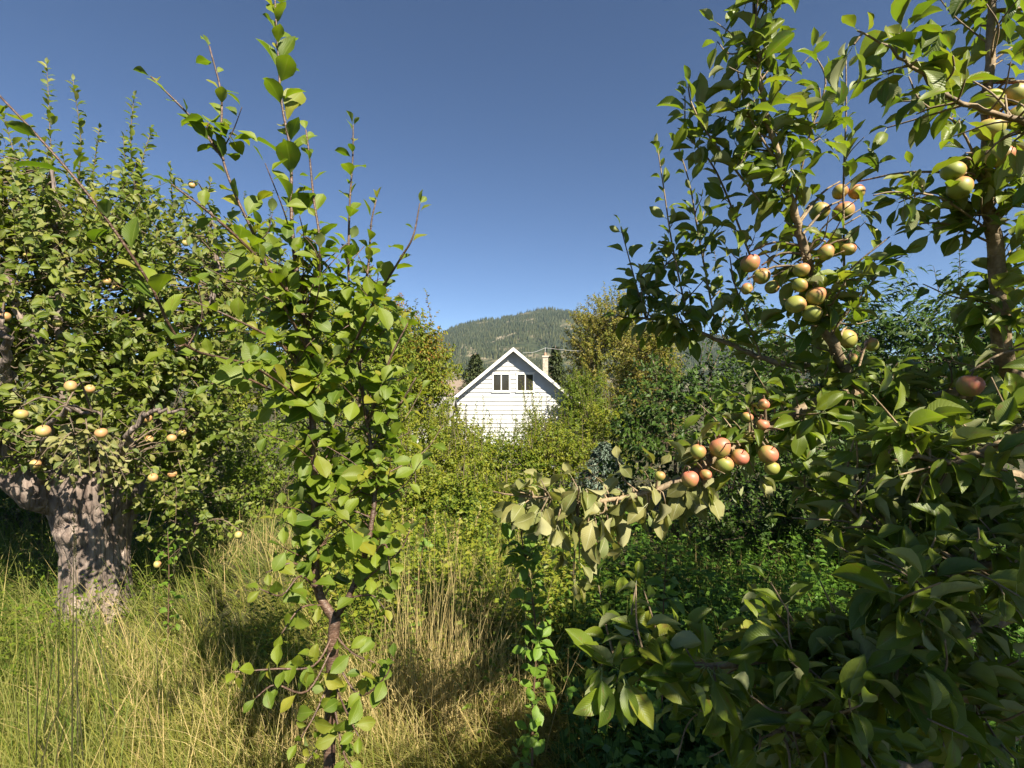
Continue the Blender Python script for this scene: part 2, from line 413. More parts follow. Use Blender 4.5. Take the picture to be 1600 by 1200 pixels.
def build_foliage(A, kind, mat, parent, origin, name='foliage'):
    if len(A) == 0: return None
    Rm = frames(A); vs, fs, ls, n = [], [], [], 0
    var = rng.integers(0, len(TPL[kind]), len(A))
    for k, (tv, tf, tuv) in enumerate(TPL[kind]):
        i = np.where(var == k)[0]
        if len(i) == 0: continue
        v = np.einsum('nij,vj->nvi', Rm[i], tv) * A[i, 9][:, None, None] + (A[i, 0:3] - origin)[:, None]
        f = tf[None] + (np.arange(len(i)) * len(tv))[:, None, None] + n
        l = np.empty((len(i), len(tv), 3)); l[..., :2] = tuv[None]; l[..., 2] = A[i, 10][:, None]
        vs.append(v.reshape(-1, 3)); fs.append(f.reshape(-1, 3)); ls.append(l.reshape(-1, 3)); n += len(i) * len(tv)
    me = mesh(name, np.concatenate(vs), np.concatenate(fs), M[mat], np.concatenate(ls))
    o = link(name, me, parent); o['kind'] = 'stuff'
    return o

def screen_size(A):
    p = A[:, 0:3] + A[:, 3:6] * A[:, 9:10] * 0.5
    d = np.maximum(p[:, 1], 0.05)
    px = 800 + 800 * p[:, 0] / d; py = 600 - 800 * (p[:, 2] - CAM_H) / d
    s = 800 * A[:, 9] / d
    ok = (p[:, 1] > 0.15) & (px > -10) & (px < 1610) & (py > -10) & (py < 1210)
    return np.where(ok, s, 0)

def clear_fruit(A, fruit, share=0.85):
    """drop most of the leaves that would hang right over a fruit, so that it shows"""
    p = A[:, 0:3] + A[:, 3:6] * A[:, 9:10] * 0.55
    keep = np.ones(len(A), bool)
    for q in fruit:
        share_ = share * (.5 if len(q) > 3 and q[3] == 'a' else 1)
        c, rad = np.asarray(q[0]), q[1]; v = nrm(c - np.array([0, 0, CAM_H])); w_ = p - c
        along = w_ @ v; off = np.linalg.norm(w_ - along[:, None] * v, axis=1)
        keep &= ~((along < rad) & (along > -1.6) & (off < rad * 1.0 + A[:, 9] * .38) & (rng.random(len(A)) < share_))
        al = w_ @ SUN; of2 = np.linalg.norm(w_ - al[:, None] * SUN, axis=1)
        keep &= ~((al > 0) & (al < 1.5) & (of2 < rad * .9 + A[:, 9] * .3) & (rng.random(len(A)) < share * .8))
        keep &= ~(np.linalg.norm(w_, axis=1) < rad * .9)
    return A[keep]

def build_leaves(L, kind, mat, parent, origin, single=300):
    """the largest in view as leaf objects, the rest as one part"""
    A = L.arr() if isinstance(L, Leaves) else L
    s = screen_size(A); order = np.argsort(-s)
    k = min(single, int((s > 9).sum())); top, rest = order[:k], order[k:]
    ms = leaf_meshes(kind, mat); Rm = frames(A[top])
    for q, i in enumerate(top):
        o = link('leaf', ms[rng.integers(len(ms))], parent)
        m = Matrix(((*Rm[q][0], 0), (*Rm[q][1], 0), (*Rm[q][2], 0), (0, 0, 0, 1)))
        o.rotation_mode = 'QUATERNION'; o.rotation_quaternion = m.to_quaternion()
        o.location = tuple(A[i, 0:3] - origin); o.scale = (A[i, 9],) * 3
    build_foliage(A[rest], kind + '_low' if kind + '_low' in TPL else kind, mat, parent, origin)

UP = np.array([0, 0, 1.0])
def rdir(n): return nrm(rng.normal(size=(n, 3)))

def perp(t, n):
    r_ = rdir(n); r_ = r_ - t * (r_ * t).sum(-1, keepdims=True); return nrm(r_)

def shoot(T, L, pts, r0, r1, spacing, size, open_=0.9, droop=0.0, k=5, t0=0.12, hint_rand=0.35, up=0.0, taper_leaf=0.35, sway=0.0):
    """a leafy shoot: tube plus leaves in a spiral along it"""
    c = spline(pts, max(8, 4 * len(pts)))
    if sway: c = c + np.cumsum(rng.normal(size=c.shape), 0) * sway * np.linspace(0, 1, len(c))[:, None] * 0.3
    T.add(c, np.linspace(r0, r1, len(c)), k)
    seg = np.linalg.norm(np.diff(c, axis=0), axis=1); cum = np.concatenate([[0], np.cumsum(seg)]); tot = cum[-1]
    s = np.arange(tot * t0, tot, spacing)
    if len(s) == 0: return c
    s = np.clip(s + rng.normal(size=len(s)) * spacing * 0.25, 0, tot)
    i = np.clip(np.searchsorted(cum, s) - 1, 0, len(seg) - 1); f = ((s - cum[i]) / seg[i])[:, None]
    p = c[i] * (1 - f) + c[i + 1] * f; t = nrm(c[i + 1] - c[i])
    u = nrm(np.cross(t, [0.31, 0.2, 0.1]) + 1e-6); v = np.cross(t, u)
    a = np.arange(len(s)) * 2.4 + rng.random() * 6 + rng.normal(size=len(s)) * 0.4
    rad = np.cos(a)[:, None] * u + np.sin(a)[:, None] * v
    d = t * (1.2 - open_) + rad * open_ + UP * (up - droop) + rng.normal(size=p.shape) * 0.18
    h = t * 0.45 + UP * 0.35 + SUN * 0.7 + rng.normal(size=p.shape) * hint_rand
    sz = size * (1 - taper_leaf * (s / tot) ** 2) * rng.uniform(0.5, 1.25, len(s))
    L.add(p, d, h, sz)
    # the tip leaf
    L.add(c[-1], t[-1] + rng.normal(size=3) * 0.3, UP + rdir(1)[0] * 0.5, size * 0.6)
    return c

def rosette(L, p, axis, n, size, droop=0.15, hint_rand=0.3):
    axis = nrm(axis); r_ = perp(np.tile(axis, (n, 1)), n)
    d = r_ * 1.0 + axis * rng.uniform(0.0, 0.8, (n, 1)) - UP * droop * rng.uniform(0, 2, (n, 1))
    h = UP * .6 + SUN * .6 + axis * 0.3 + rng.normal(size=(n, 3)) * hint_rand
    L.add(p + r_ * 0.004, d, h, size * rng.uniform(0.5, 1.2, n))

def branchlets(T, L, c, t_from, t_to, n, ln, size, nleaf=6, r0=0.0035, up=0.5, rosette_share=0.4, out=None, droop=0.1, hint_rand=0.35, spacing=0.03):
    """short leafy side shoots and leaf rosettes along a limb curve c"""
    m = len(c)
    for _ in range(n):
        x = rng.uniform(t_from, t_to) * (m - 1); i = min(int(x), m - 2); f = x - i
        p = c[i] * (1 - f) + c[i + 1] * f; t = nrm(c[i + 1] - c[i])
        r_ = perp(t[None], 1)[0]
        d = nrm(r_ + UP * up * rng.uniform(0.2, 1.4) + t * 0.4 + (out if out is not None else 0))
        if rng.random() < rosette_share:
            q = p + d * rng.uniform(0.015, 0.06)
            T.add(np.array([p, q]), [r0, r0 * 0.7], 4); rosette(L, q, d, rng.integers(4, nleaf + 1), size, droop, hint_rand)
        else:
            l = ln * rng.uniform(0.5, 1.25); bend = rdir(1)[0] * 0.15 * l
            q = p + d * l
            shoot(T, L, [p, p + d * l * 0.5 + bend + UP * 0.04 * l, q + UP * 0.1 * l], r0, r0 * 0.5, spacing, size, open_=0.95, droop=droop, k=4, t0=0.15, hint_rand=hint_rand)

def in_ellipsoids(E, n, outer=0.5):
    """E rows: cx cy cz rx ry rz; points biased to the shell"""
    E = np.asarray(E, float); vol = E[:, 3] * E[:, 4] * E[:, 5]; k = rng.choice(len(E), n, p=vol / vol.sum())
    d = rdir(n); r_ = rng.random(n) ** (1 / 3.0) * (1 - outer) + outer * rng.random(n) ** 0.15
    return E[k, 0:3] + d * r_[:, None] * E[k, 3:6], nrm(d / E[k, 3:6])

def crown(T, L, E, limb, n, tl, m, size, up=0.35, r0=0.006, outer=0.45, droop=0.1, hint_rand=0.5, min_z=None, avoid=None):
    """n leafy twigs of length tl inside ellipsoids E, tied to the nearest point of the limb samples"""
    pts, od = in_ellipsoids(E, n, outer)
    if min_z is not None: pts[:, 2] = np.maximum(pts[:, 2], min_z + rng.random(n) * 0.3)
    if avoid is not None:
        keep = ~avoid(pts); pts, od = pts[keep], od[keep]; n = len(pts)
    limb = np.asarray(limb)
    dist = np.linalg.norm(pts[:, None] - limb[None], axis=2) + np.maximum(limb[None, :, 2] - pts[:, None, 2], 0) * 0.8
    base = limb[dist.argmin(1)]
    D = nrm(nrm(pts - base) * 0.7 + od * 0.5 + UP * up + rdir(n) * 0.4)
    ln = tl * rng.uniform(0.6, 1.3, n)
    S = pts - D * ln[:, None] * 0.5; Eend = pts + D * ln[:, None] * 0.5
    midp = (base + S) / 2 + rdir(n) * 0.06 * np.linalg.norm(S - base, axis=1, keepdims=True)
    if pts[:, 1].mean() > 10:
        k_ = rng.random(n) < .5; T.prisms(base[k_], S[k_], r0 * 1.5, r0)
    else:
        T.prisms(base, midp, r0 * 1.6, r0 * 1.2); T.prisms(midp, S, r0 * 1.2, r0)
    T.prisms(S, Eend, r0, r0 * 0.35)
    t = rng.random((n, m)) ** 0.8
    p = S[:, None] + (D * ln[:, None])[:, None] * t[..., None]
    Dm = np.repeat(D, m, 0); r_ = perp(Dm, n * m)
    d = Dm * 0.45 + r_ * 0.9 - UP * droop
    h = UP * 0.3 + SUN * 0.85 + Dm * 0.15 + rng.normal(size=d.shape) * hint_rand
    tr = np.repeat(rng.random(n), m) * 0.6 + rng.random(n * m) * 0.4
    L.add(p.reshape(-1, 3), d, h, size * rng.uniform(0.6, 1.25, n * m), tr)

# ================================================================== the setting
def build_ground():
    g = np.concatenate([-np.geomspace(4500, 3.2, 46), np.linspace(-3, 3, 41), np.geomspace(3.2, 4500, 46)])
    yy = np.concatenate([-np.geomspace(1500, 3.2, 24), np.linspace(-3, 10, 66), np.geomspace(10.3, 4000, 66)])
    X, Y = np.meshgrid(g, yy); Z = terr(X, Y)
    v = np.stack([X, Y, Z], -1).reshape(-1, 3); nx, ny = len(g), len(yy)
    i = (np.arange(ny - 1)[:, None] * nx + np.arange(nx - 1)[None]).ravel()
    f = np.stack([i, i + 1, i + nx + 1, i + nx], -1)
    m, t, out = newmat('earth_and_thatch'); L = t.links.new
    tc = N(t, 'ShaderNodeTexCoord')
    n1 = N(t, 'ShaderNodeTexNoise', i_Scale=1.4, i_Detail=8.0); L(tc.outputs['Object'], n1.inputs[0])
    n2 = N(t, 'ShaderNodeTexNoise', i_Scale=40.0, i_Detail=4.0); L(tc.outputs['Object'], n2.inputs[0])
    a = ramp(t, [(0.3, (0.03, 0.026, 0.013)), (0.5, (0.05, 0.05, 0.016)), (0.7, (0.10, 0.085, 0.035))]); L(n1.outputs[0], a.inputs[0])
    b = ramp(t, [(0.3, (0.5, 0.5, 0.5)), (0.7, (1.3, 1.25, 1.1))]); L(n2.outputs[0], b.inputs[0])
    pr = N(t, 'ShaderNodeBsdfPrincipled'); L(mixc(t, 1.0, a.outputs[0], b.outputs[0], 'MULTIPLY'), pr.inputs['Base Color'])
    pr.inputs['Roughness'].default_value = 0.95
    bm = N(t, 'ShaderNodeBump'); bm.inputs['Strength'].default_value = 1.0; bm.inputs['Distance'].default_value = 0.03
    L(n2.outputs[0], bm.inputs['Height']); L(bm.outputs[0], pr.inputs['Normal']); L(pr.outputs[0], out.inputs[0])
    o = link('ground', mesh('ground', v, f, m)); tag(o, 'grassy orchard ground sloping down towards the house', kind='structure')

RIDGE = np.array([(-2500, 560), (-800, 548), (0, 552), (300, 556), (500, 545), (620, 535), (680, 522), (705, 510), (740, 499), (790, 493), (815, 486), (835, 483.5), (870, 483), (900, 487), (950, 496), (1000, 506), (1080, 521), (1150, 531), (1250, 545), (1450, 556), (1800, 560), (3500, 566)], float)
def mountain_z(x, y):
    px = 800 + 800 * x / y
    h = (600 - np.interp(px, RIDGE[:, 0], RIDGE[:, 1])) / 800 * 3000 + 12
    s = (y - 1500) / 1500
    base = np.where(s < 1, np.clip(s, 0, 1) ** 0.9, 1 - 0.3 * (s - 1))
    q = np.stack([x / 420, y / 420, x * 0], -1)
    rel = (fbm(q, 5) - 0.5)
    gul = np.abs(fbm(np.stack([x / 260, y / 900, x * 0 + 5], -1), 3) - 0.5)
    amp = np.clip(s, 0, 1) * np.clip((1.15 - s) / 0.5, 0.12, 1)
    return h * base + amp * (190 * rel + 190 * (gul - 0.15)) - 13

def build_mountain():
    x = np.linspace(-3600, 3600, 230); y = np.linspace(1480, 3600, 90)
    X, Y = np.meshgrid(x, y); Z = mountain_z(X, Y)
    v = np.stack([X, Y, Z], -1).reshape(-1, 3); nx, ny = len(x), len(y)
    i = (np.arange(ny - 1)[:, None] * nx + np.arange(nx - 1)[None]).ravel()
    f = np.stack([i, i + 1, i + nx + 1, i + nx], -1)
    m, t, out = newmat('mountain_forest_floor'); L = t.links.new
    tc = N(t, 'ShaderNodeTexCoord')
    n1 = N(t, 'ShaderNodeTexNoise', i_Scale=0.011, i_Detail=8.0, i_Roughness=0.6); L(tc.outputs['Object'], n1.inputs[0])
    n2 = N(t, 'ShaderNodeTexNoise', i_Scale=0.06, i_Detail=4.0); L(tc.outputs['Object'], n2.inputs[0])
    a = ramp(t, [(0.36, (0.03, 0.042, 0.02)), (0.50, (0.06, 0.065, 0.035)), (0.58, (0.14, 0.125, 0.08)), (0.68, (0.26, 0.22, 0.165))]); L(n1.outputs[0], a.inputs[0])
    b = ramp(t, [(0.35, (0.55, 0.55, 0.55)), (0.65, (1.25, 1.25, 1.2))]); L(n2.outputs[0], b.inputs[0])
    pr = N(t, 'ShaderNodeBsdfPrincipled'); L(mixc(t, 1.0, a.outputs[0], b.outputs[0], 'MULTIPLY'), pr.inputs['Base Color'])
    pr.inputs['Roughness'].default_value = 1.0; pr.inputs['Specular IOR Level'].default_value = 0.1
    L(pr.outputs[0], out.inputs[0])
    o = link('mountain', mesh('mountain', v, f, m)); tag(o, 'broad forested mountain ridge behind the white house', kind='structure')
    # conifers that cover it, thinning on the bare patches
    n = 48000
    yy = rng.uniform(1600, 3060, n); px = rng.uniform(560, 1320, n); xx = (px - 800) / 800 * yy
    den = fbm(np.stack([xx / 90, yy / 90, xx * 0 + 3], -1), 4) + 0.25 * (rng.random(n) - 0.5)
    keep = den < 0.515
    xx, yy, den = xx[keep], yy[keep], den[keep]; n = len(xx); zz = mountain_z(xx, yy)
    hgt = rng.uniform(8, 26, n) * np.where(den > 0.5, 0.7, 1); rad = hgt * rng.uniform(0.16, 0.26, n)
    k = 4; a = np.arange(k) * 2 * math.pi / k
    ring = np.stack([np.cos(a), np.sin(a), a * 0], -1)
    v = np.concatenate([np.stack([xx, yy, zz - 1], -1)[:, None] + ring[None] * rad[:, None, None], np.stack([xx, yy, zz + hgt], -1)[:, None]], 1)
    f = np.array([[j, (j + 1) % k, k] for j in range(k)])[None] + (np.arange(n) * (k + 1))[:, None, None]
    luv = np.zeros((n, k + 1, 3)); luv[..., 2] = (0.7 * den / 0.56 * rng.random(n) + 0.3 * rng.random(n))[:, None]
    o = link('forest', mesh('forest', v.reshape(-1, 3), f.reshape(-1, 3), M['fo'], luv.reshape(-1, 3), smooth=False))
    tag(o, 'dense conifer forest covering the far mountainside', 'forest', kind='stuff')

# ------------------------------------------------------------------ houses
def build_house():
    Y0 = 32.0
    px = Y0 / 800
    xc = (802 - 800) * px; zt = CAM_H + (600 - 548) * px; slope = 0.83; hw = 3.85
    eave = zt - slope * hw; zb = -4.3; D = 9.0
    t = thing('white_house', 'white clapboard house with steep gable and paired attic windows', 'house', (xc, Y0, zb))
    org = np.array([xc, Y0, zb])
    def part(name, v, f, mat, parent=t, smooth=False):
        return link(name, mesh(name, np.asarray(v, float) - org, f, mat, smooth=smooth), parent)
    white = plain('white_siding', (0.52, 0.52, 0.51), 0.6, 0.12, 1.5)
    trim = plain('white_trim', (0.78, 0.76, 0.70), 0.55, 0.06, 5)
    roofm = plain('dark_shingle', (0.10, 0.095, 0.09), 0.9, 0.3, 30)
    soff = plain('grey_soffit', (0.45, 0.45, 0.43), 0.8, 0.08)
    glass, gt, gout = newmat('window_glass'); gp = N(gt, 'ShaderNodeBsdfPrincipled'); gp.inputs['Base Color'].default_value = (0.03, 0.028, 0.022, 1); gp.inputs['Roughness'].default_value = 0.06; gp.inputs['Specular IOR Level'].default_value = 0.5; gt.links.new(gp.outputs[0], gout.inputs[0])
    curt = plain('curtain_cloth', (0.16, 0.12, 0.075), 0.9, 0.3, 6)
    brick = plain('old_chimney_brick', (0.42, 0.38, 0.31), 0.9, 0.4, 9)
    W = hw - 0.15
    # gable wall core
    c = [[xc - W, Y0 + .03, zb], [xc + W, Y0 + .03, zb], [xc + W, Y0 + .03, eave + slope * .15], [xc, Y0 + .03, zt], [xc - W, Y0 + .03, eave + slope * .15]]
    b = [[p[0], Y0 + D, p[2]] for p in c]
    v = np.array(c + b)
    quads = np.array([[0, 5, 6, 1], [1, 6, 7, 2], [2, 7, 8, 3], [3, 8, 9, 4], [4, 9, 5, 0]])
    me = bpy.data.meshes.new('wall'); me.from_pydata((v - org).tolist(), [], [[0, 1, 2, 3, 4], [9, 8, 7, 6, 5]] + quads.tolist()); me.materials.append(white)
    wall = link('wall', me, t)
    # windows first (boards skip them)
    wz0 = CAM_H + (600 - 611.5) * px; wz1 = CAM_H + (600 - 583.5) * px
    wins = [((769.5 - 800) * px, (797 - 800) * px), ((807 - 800) * px, (834.5 - 800) * px)]
    z = zb; bh = 0.275; k = 0
    while z < zt - 0.05:
        z1 = min(z + bh, zt - 0.01)
        half = lambda zz: W if zz < eave + slope * .15 else max(0.02, (zt - zz) / slope)
        a0, a1 = half(z), half(z1)
        spans = [(xc - a0, xc + a0, xc - a1, xc + a1)]
        if z1 > wz0 + 0.02 and z < wz1 - 0.02:
            spans = []
            cuts = [-1e9] + [q for wn in wins for q in wn] + [1e9]
            for s0, s1 in ((cuts[0], cuts[1]), (cuts[2], cuts[3]), (cuts[4], cuts[5])):
                spans.append((max(xc - a0, s0), min(xc + a0, s1), max(xc - a1, s0), min(xc + a1, s1)))
        for l0, r0, l1, r1 in spans:
            if r0 - l0 < .05: continue
            # lapped board: bottom edge stands out
            v = [[l0, Y0 - .05, z - .012], [r0, Y0 - .05, z - .012], [r1, Y0 + .006, z1], [l1, Y0 + .006, z1], [l0, Y0 + .029, z - .012], [r0, Y0 + .029, z - .012]]
            part('siding_board', v, np.array([[0, 1, 2, 3], [0, 4, 5, 1]]), white, wall)
        z += bh; k += 1
    for i, (x0, x1) in enumerate(wins):
        y = Y0
        wn = part('window', *join([box(x0, x0 + .07, y - .065, y + .02, wz0, wz1), box(x1 - .07, x1, y - .065, y + .02, wz0, wz1),
                                  box(x0 + .07, x1 - .07, y - .065, y + .02, wz1 - .07, wz1), box(x0 + .07, x1 - .07, y - .065, y + .02, wz0, wz0 + .06)]), trim)
        mid = (x0 + x1) / 2
        part('mullion', *box(mid - .03, mid + .03, y - .04, y + .018, wz0 + .06, wz1 - .07), trim, wn)
        part('sill', *box(x0 - .05, x1 + .05, y - .10, y + .01, wz0 - .07, wz0 - .004), trim, wn)
        for p0, p1 in ((x0 + .07, mid - .03), (mid + .03, x1 - .07)):
            part('pane', *box(p0, p1, y - .006, y + .016, wz0 + .06, wz1 - .07), glass, wn)
        part('head_trim', *box(x0 - .04, x1 + .04, y - .085, y + .01, wz1 + .003, wz1 + .08), trim, wn)
    # roof: two slabs overhanging the gable by half a metre
    ov = 0.50; th = 0.10
    rz = zt + 0.06; ex = hw + 0.28; ez = rz - slope * ex
    for sgn in (-1, 1):
        v = []
        for dz in (0, th):
            for yy in (Y0 - ov, Y0 + D + .4):
                v += [[xc, yy, rz + dz], [xc + sgn * ex, yy, ez + dz]]
        f = np.array([[0, 1, 3, 2], [4, 6, 7, 5], [0, 4, 5, 1], [2, 3, 7, 6], [1, 5, 7, 3], [0, 2, 6, 4]])
        r_ = part('roof', v, f, roofm)
        # barge board along the rake, a step in front of the slab
        v = []
        for yy in (Y0 - ov - .045, Y0 - ov - .003):
            for dz in (-0.11, th + 0.02):
                v += [[xc + sgn * (0.0), yy, rz + dz], [xc + sgn * (ex + .03), yy, ez + dz - slope * .03]]
        f = np.array([[0, 1, 3, 2], [4, 6, 7, 5], [0, 4, 5, 1], [2, 3, 7, 6], [1, 5, 7, 3], [0, 2, 6, 4]])
        part('barge_board', v, f, trim, r_)
        v = [[xc, Y0 - ov, rz - .012], [xc + sgn * ex, Y0 - ov, ez - .012], [xc + sgn * ex, Y0 - .03, ez - .012], [xc, Y0 - .03, rz - .012]]
        part('soffit', v, np.array([[0, 1, 2, 3]]), soff, r_)
    # chimney of separate brick courses
    cx = (852 - 800) * (Y0 + 2.4) / 800; cw = 0.165; cy_ = Y0 + 2.4; ctop = CAM_H + (600 - 558) * (Y0 + 2.4) / 800
    ch = part('chimney', *box(cx - cw, cx + cw, cy_ - cw, cy_ + cw, 1.6, ctop), brick)
    zz = 2.2
    while zz < ctop:
        part('brick_course', *box(cx - cw - .012, cx + cw + .012, cy_ - cw - .012, cy_ + cw + .012, zz, zz + .075), brick, ch); zz += 0.1
    part('cap', *box(cx - cw - .06, cx + cw + .06, cy_ - cw - .06, cy_ + cw + .06, ctop, ctop + .09), plain('mortar_cap', (0.5, 0.44, 0.37), 0.9, 0.2), ch)
    T = Tubes(); T.add(np.array([[cx, cy_, ctop + .09], [cx, cy_, ctop + .28]]), [0.07, 0.065], 12)
    o = T.build('flue_pipe', plain('terracotta', (0.40, 0.20, 0.13), 0.8, 0.15), ch, org)
    # overhead wire from the gable peak past the chimney
    a = np.array([xc + 0.6, Y0 + .5, zt - .1]); b = np.array([cx, cy_, ctop + .62]); c = b + np.array([4.6, 1.0, -0.15])
    T = Tubes(); T.add(spline([a, (a + b) / 2 - UP * .12, b], 10), 0.012, 4); T.add(spline([b, (b + c) / 2 - UP * .1, c + UP * .1], 10), 0.012, 4)
    T.add(np.array([[cx, cy_, ctop + .3], [cx, cy_, ctop + .64]]), 0.015, 5)
    o = T.build('overhead_wire', plain('wire_grey', (0.35, 0.35, 0.35), 0.6), None, np.zeros(3))
    tag(o, 'thin overhead wire strung from the gable past the chimney', 'wire')

def small_building(name, label, cat, x0, x1, y0, y1, zb, ze, zr, wallc, roofc, ridge_x=True, door=True):
    c = np.array([(x0 + x1) / 2, (y0 + y1) / 2, zb]); t = thing(name, label, cat, c)
    wm = plain(name + '_wall', wallc, 0.7, 0.06, 3); rm = plain(name + '_roof', roofc, 0.9, 0.2, 20)
    def part(n, v, f, m, p=t): return link(n, mesh(n, np.asarray(v, float) - c, f, m, smooth=False), p)
    wall = part('wall', *box(x0, x1, y0, y1, zb, ze), wm)
    for k in range(int((ze - zb) / 0.25)):
        part('siding_board', *box(x0 - .02, x1 + .02, y0 - .02, y0 - .002, zb + k * .25 + .01, zb + k * .25 + .245), wm, wall)
    ym = (y0 + y1) / 2; o_ = .35
    for a, b in ((y0 - o_, ym), (y1 + o_, ym)):
        v = [[x0 - o_, a, ze - .08], [x1 + o_, a, ze - .08], [x1 + o_, b, zr], [x0 - o_, b, zr]]
        v += [[p[0], p[1], p[2] + .12] for p in v]
        part('roof', v, np.array([[0, 3, 2, 1], [4, 5, 6, 7], [0, 1, 5, 4], [1, 2, 6, 5], [2, 3, 7, 6], [3, 0, 4, 7]]), rm)
    me = bpy.data.meshes.new('gable_end')
    for x in (x0, x1):
        part('gable_end', [[x, y0, ze], [x, y1, ze], [x, ym, zr - .02]], np.array([[0, 1, 2]]), wm)
    if door:
        dm = plain(name + '_door', (0.05, 0.05, 0.05), 0.7)
        part('door', *box((x0 + x1) / 2 - .5, (x0 + x1) / 2 + .5, y0 - .05, y0 - .022, zb + .05, zb + 2.0), dm)
    return t

build_ground(); build_mountain(); build_house()
small_building('neighbour_house', 'low house with a tan roof showing behind the white gable', 'house', -13, -3.2, 52, 60, -6.5, CAM_H - 17 * 52 / 800, CAM_H + 4.5 * 56 / 800, (0.4, 0.38, 0.34), (0.20, 0.155, 0.12))
small_building('garden_shed', 'small white shed half hidden in shrubs beside the house', 'shed', -5.0, -3.1, 24, 26, -3.6, CAM_H - 33 * 24 / 800 - .45, CAM_H - 25 * 24 / 800, (0.5, 0.5, 0.48), (0.22, 0.21, 0.20))

# ------------------------------------------------------------------ background and middle trees
def shrub(name, label, cat, px, top, d, wpx, mat, leaf=0.065, kind='far', base_z=None, dens=1.0, up=0.5, shoots=6, group=None, tall=None, trunk=False, outer=0.35, twigl=None, droop=0.1, seed=None, sparse_top=0.0, mat2=None, topw=0.75, hint=0.5, sl=1.0):
    x = d * (px - 800) / 800; zt = CAM_H - d * (top - 600) / 800
    z0 = float(terr(x, d)); H = zt - z0; Wd = wpx / 800 * d / 2
    base = np.array([x, d, z0]); t = thing(name, label, cat, base, group)
    T, L, S = Tubes(), Leaves(), Tubes()
    E = []; cb = z0 + (H * 0.22 if trunk else H * 0.02)
    nl = 12
    E.append([x, d, cb + (zt - cb) * .42, Wd * .72, Wd * .7, (zt - cb) * .42])
    for k in range(nl):
        a = k * 2.4 + rng.random(); f = rng.uniform(0.12, 0.88); wr = Wd * (1 - (1 - topw) * f)
        rr = rng.uniform(0.2, 0.42)
        E.append([x + math.cos(a) * wr * .62, d + math.sin(a) * wr * .55, cb + f * (zt - cb), Wd * rr, Wd * rr, max((zt - cb) * rr * .55, .15)])
    for e in E:
        e[5] = min(e[5], max((zt - e[2]) * rng.uniform(.75, 1.0), .12))
        if e[2] - e[5] < z0: e[5] = max(0.1, e[2] - z0)
    # stems
    limb = []
    ns = 1 if trunk else 4
    for s in range(ns):
        r0 = (0.032 if trunk else 0.014) * max(H, 1) * 0.5
        foot = base + np.array([rng.normal() * .12, rng.normal() * .12, -0.05]) * (0 if trunk else 1)
        hub = base + np.array([rng.normal() * Wd * .15, rng.normal() * Wd * .15, H * (0.28 if trunk else .2)])
        c = spline([foot, (foot + hub) / 2 + rng.normal(size=3) * .04 * H, hub], 7); S.add(c, np.linspace(r0, r0 * .7, 7), 7, rough=.2); limb.append(c)
        for q in range(6 if trunk else 3):
            e = np.array(E[rng.integers(len(E))]); tip = e[:3] + rdir(1)[0] * e[3:] * .6
            tip[2] = max(tip[2], hub[2] + .1 * H)
            c = spline([hub, hub * .5 + tip * .5 + rng.normal(size=3) * .05 * H + UP * .06 * H, tip], 9)
            S.add(c, np.linspace(r0 * .5, r0 * .08, 9), 5, rough=.2); limb.append(c)
    limb = np.concatenate(limb)
    hp = 800 * (zt - cb) / d; spx = 800 * leaf / d
    nleaf = int(dens * 4.2 * wpx * hp * .8 / (0.30 * spx * spx)); nleaf = min(nleaf, 26000)
    m = 20; n = max(20, nleaf // m); tl = twigl or max(0.25, Wd * .38)
    crown(T, L, E, limb, n, tl, m, leaf, up=up, r0=max(0.0018, 0.00018 * d), outer=outer, droop=droop, min_z=z0 + .05, hint_rand=hint)
    for k in range(shoots):      # upright shoots that break the outline
        e = np.array(sorted(E, key=lambda q: -q[2] - q[5])[rng.integers(max(3, len(E) // 2))]); p = e[:3] + np.array([rng.uniform(-.8, .8) * e[3], rng.uniform(-.8, .8) * e[4], e[5] * .4])
        l = sl * rng.uniform(.3, 1.1) * min(1.0, H * .35); q = p + np.array([rng.normal() * .2 * l, rng.normal() * .2 * l, l + e[5] * .4])
        nn = int(np.linalg.norm(q - p) / (leaf * .45)); tt = np.linspace(.1, 1, nn)[:, None]
        T.prisms(p[None], q[None], .006, .003)
        L.add(p * (1 - tt) + q * tt, perp(np.tile(nrm(q - p), (nn, 1)), nn) + nrm(q - p) * .6, UP + rdir(nn) * .5, leaf * rng.uniform(.7, 1.1, nn))
    S.build('trunk' if trunk else 'stems', M['twig'], t, base)
    o = T.build('twigs', M['twig'], t, base); o['kind'] = 'stuff'
    A = L.arr()
    if mat2:      # a second leaf colour towards the top
        pr_ = np.clip((A[:, 2] - (zt - H * .6)) / (H * .6), 0, 1) ** 1.2 * .95
        s = rng.random(len(A)) < pr_
        build_foliage(A[s], kind, mat2, t, base); A = A[~s]
    build_foliage(A, kind, mat, t, base, 'foliage')
    return t

G1 = 'shrubs in the thicket before the house'
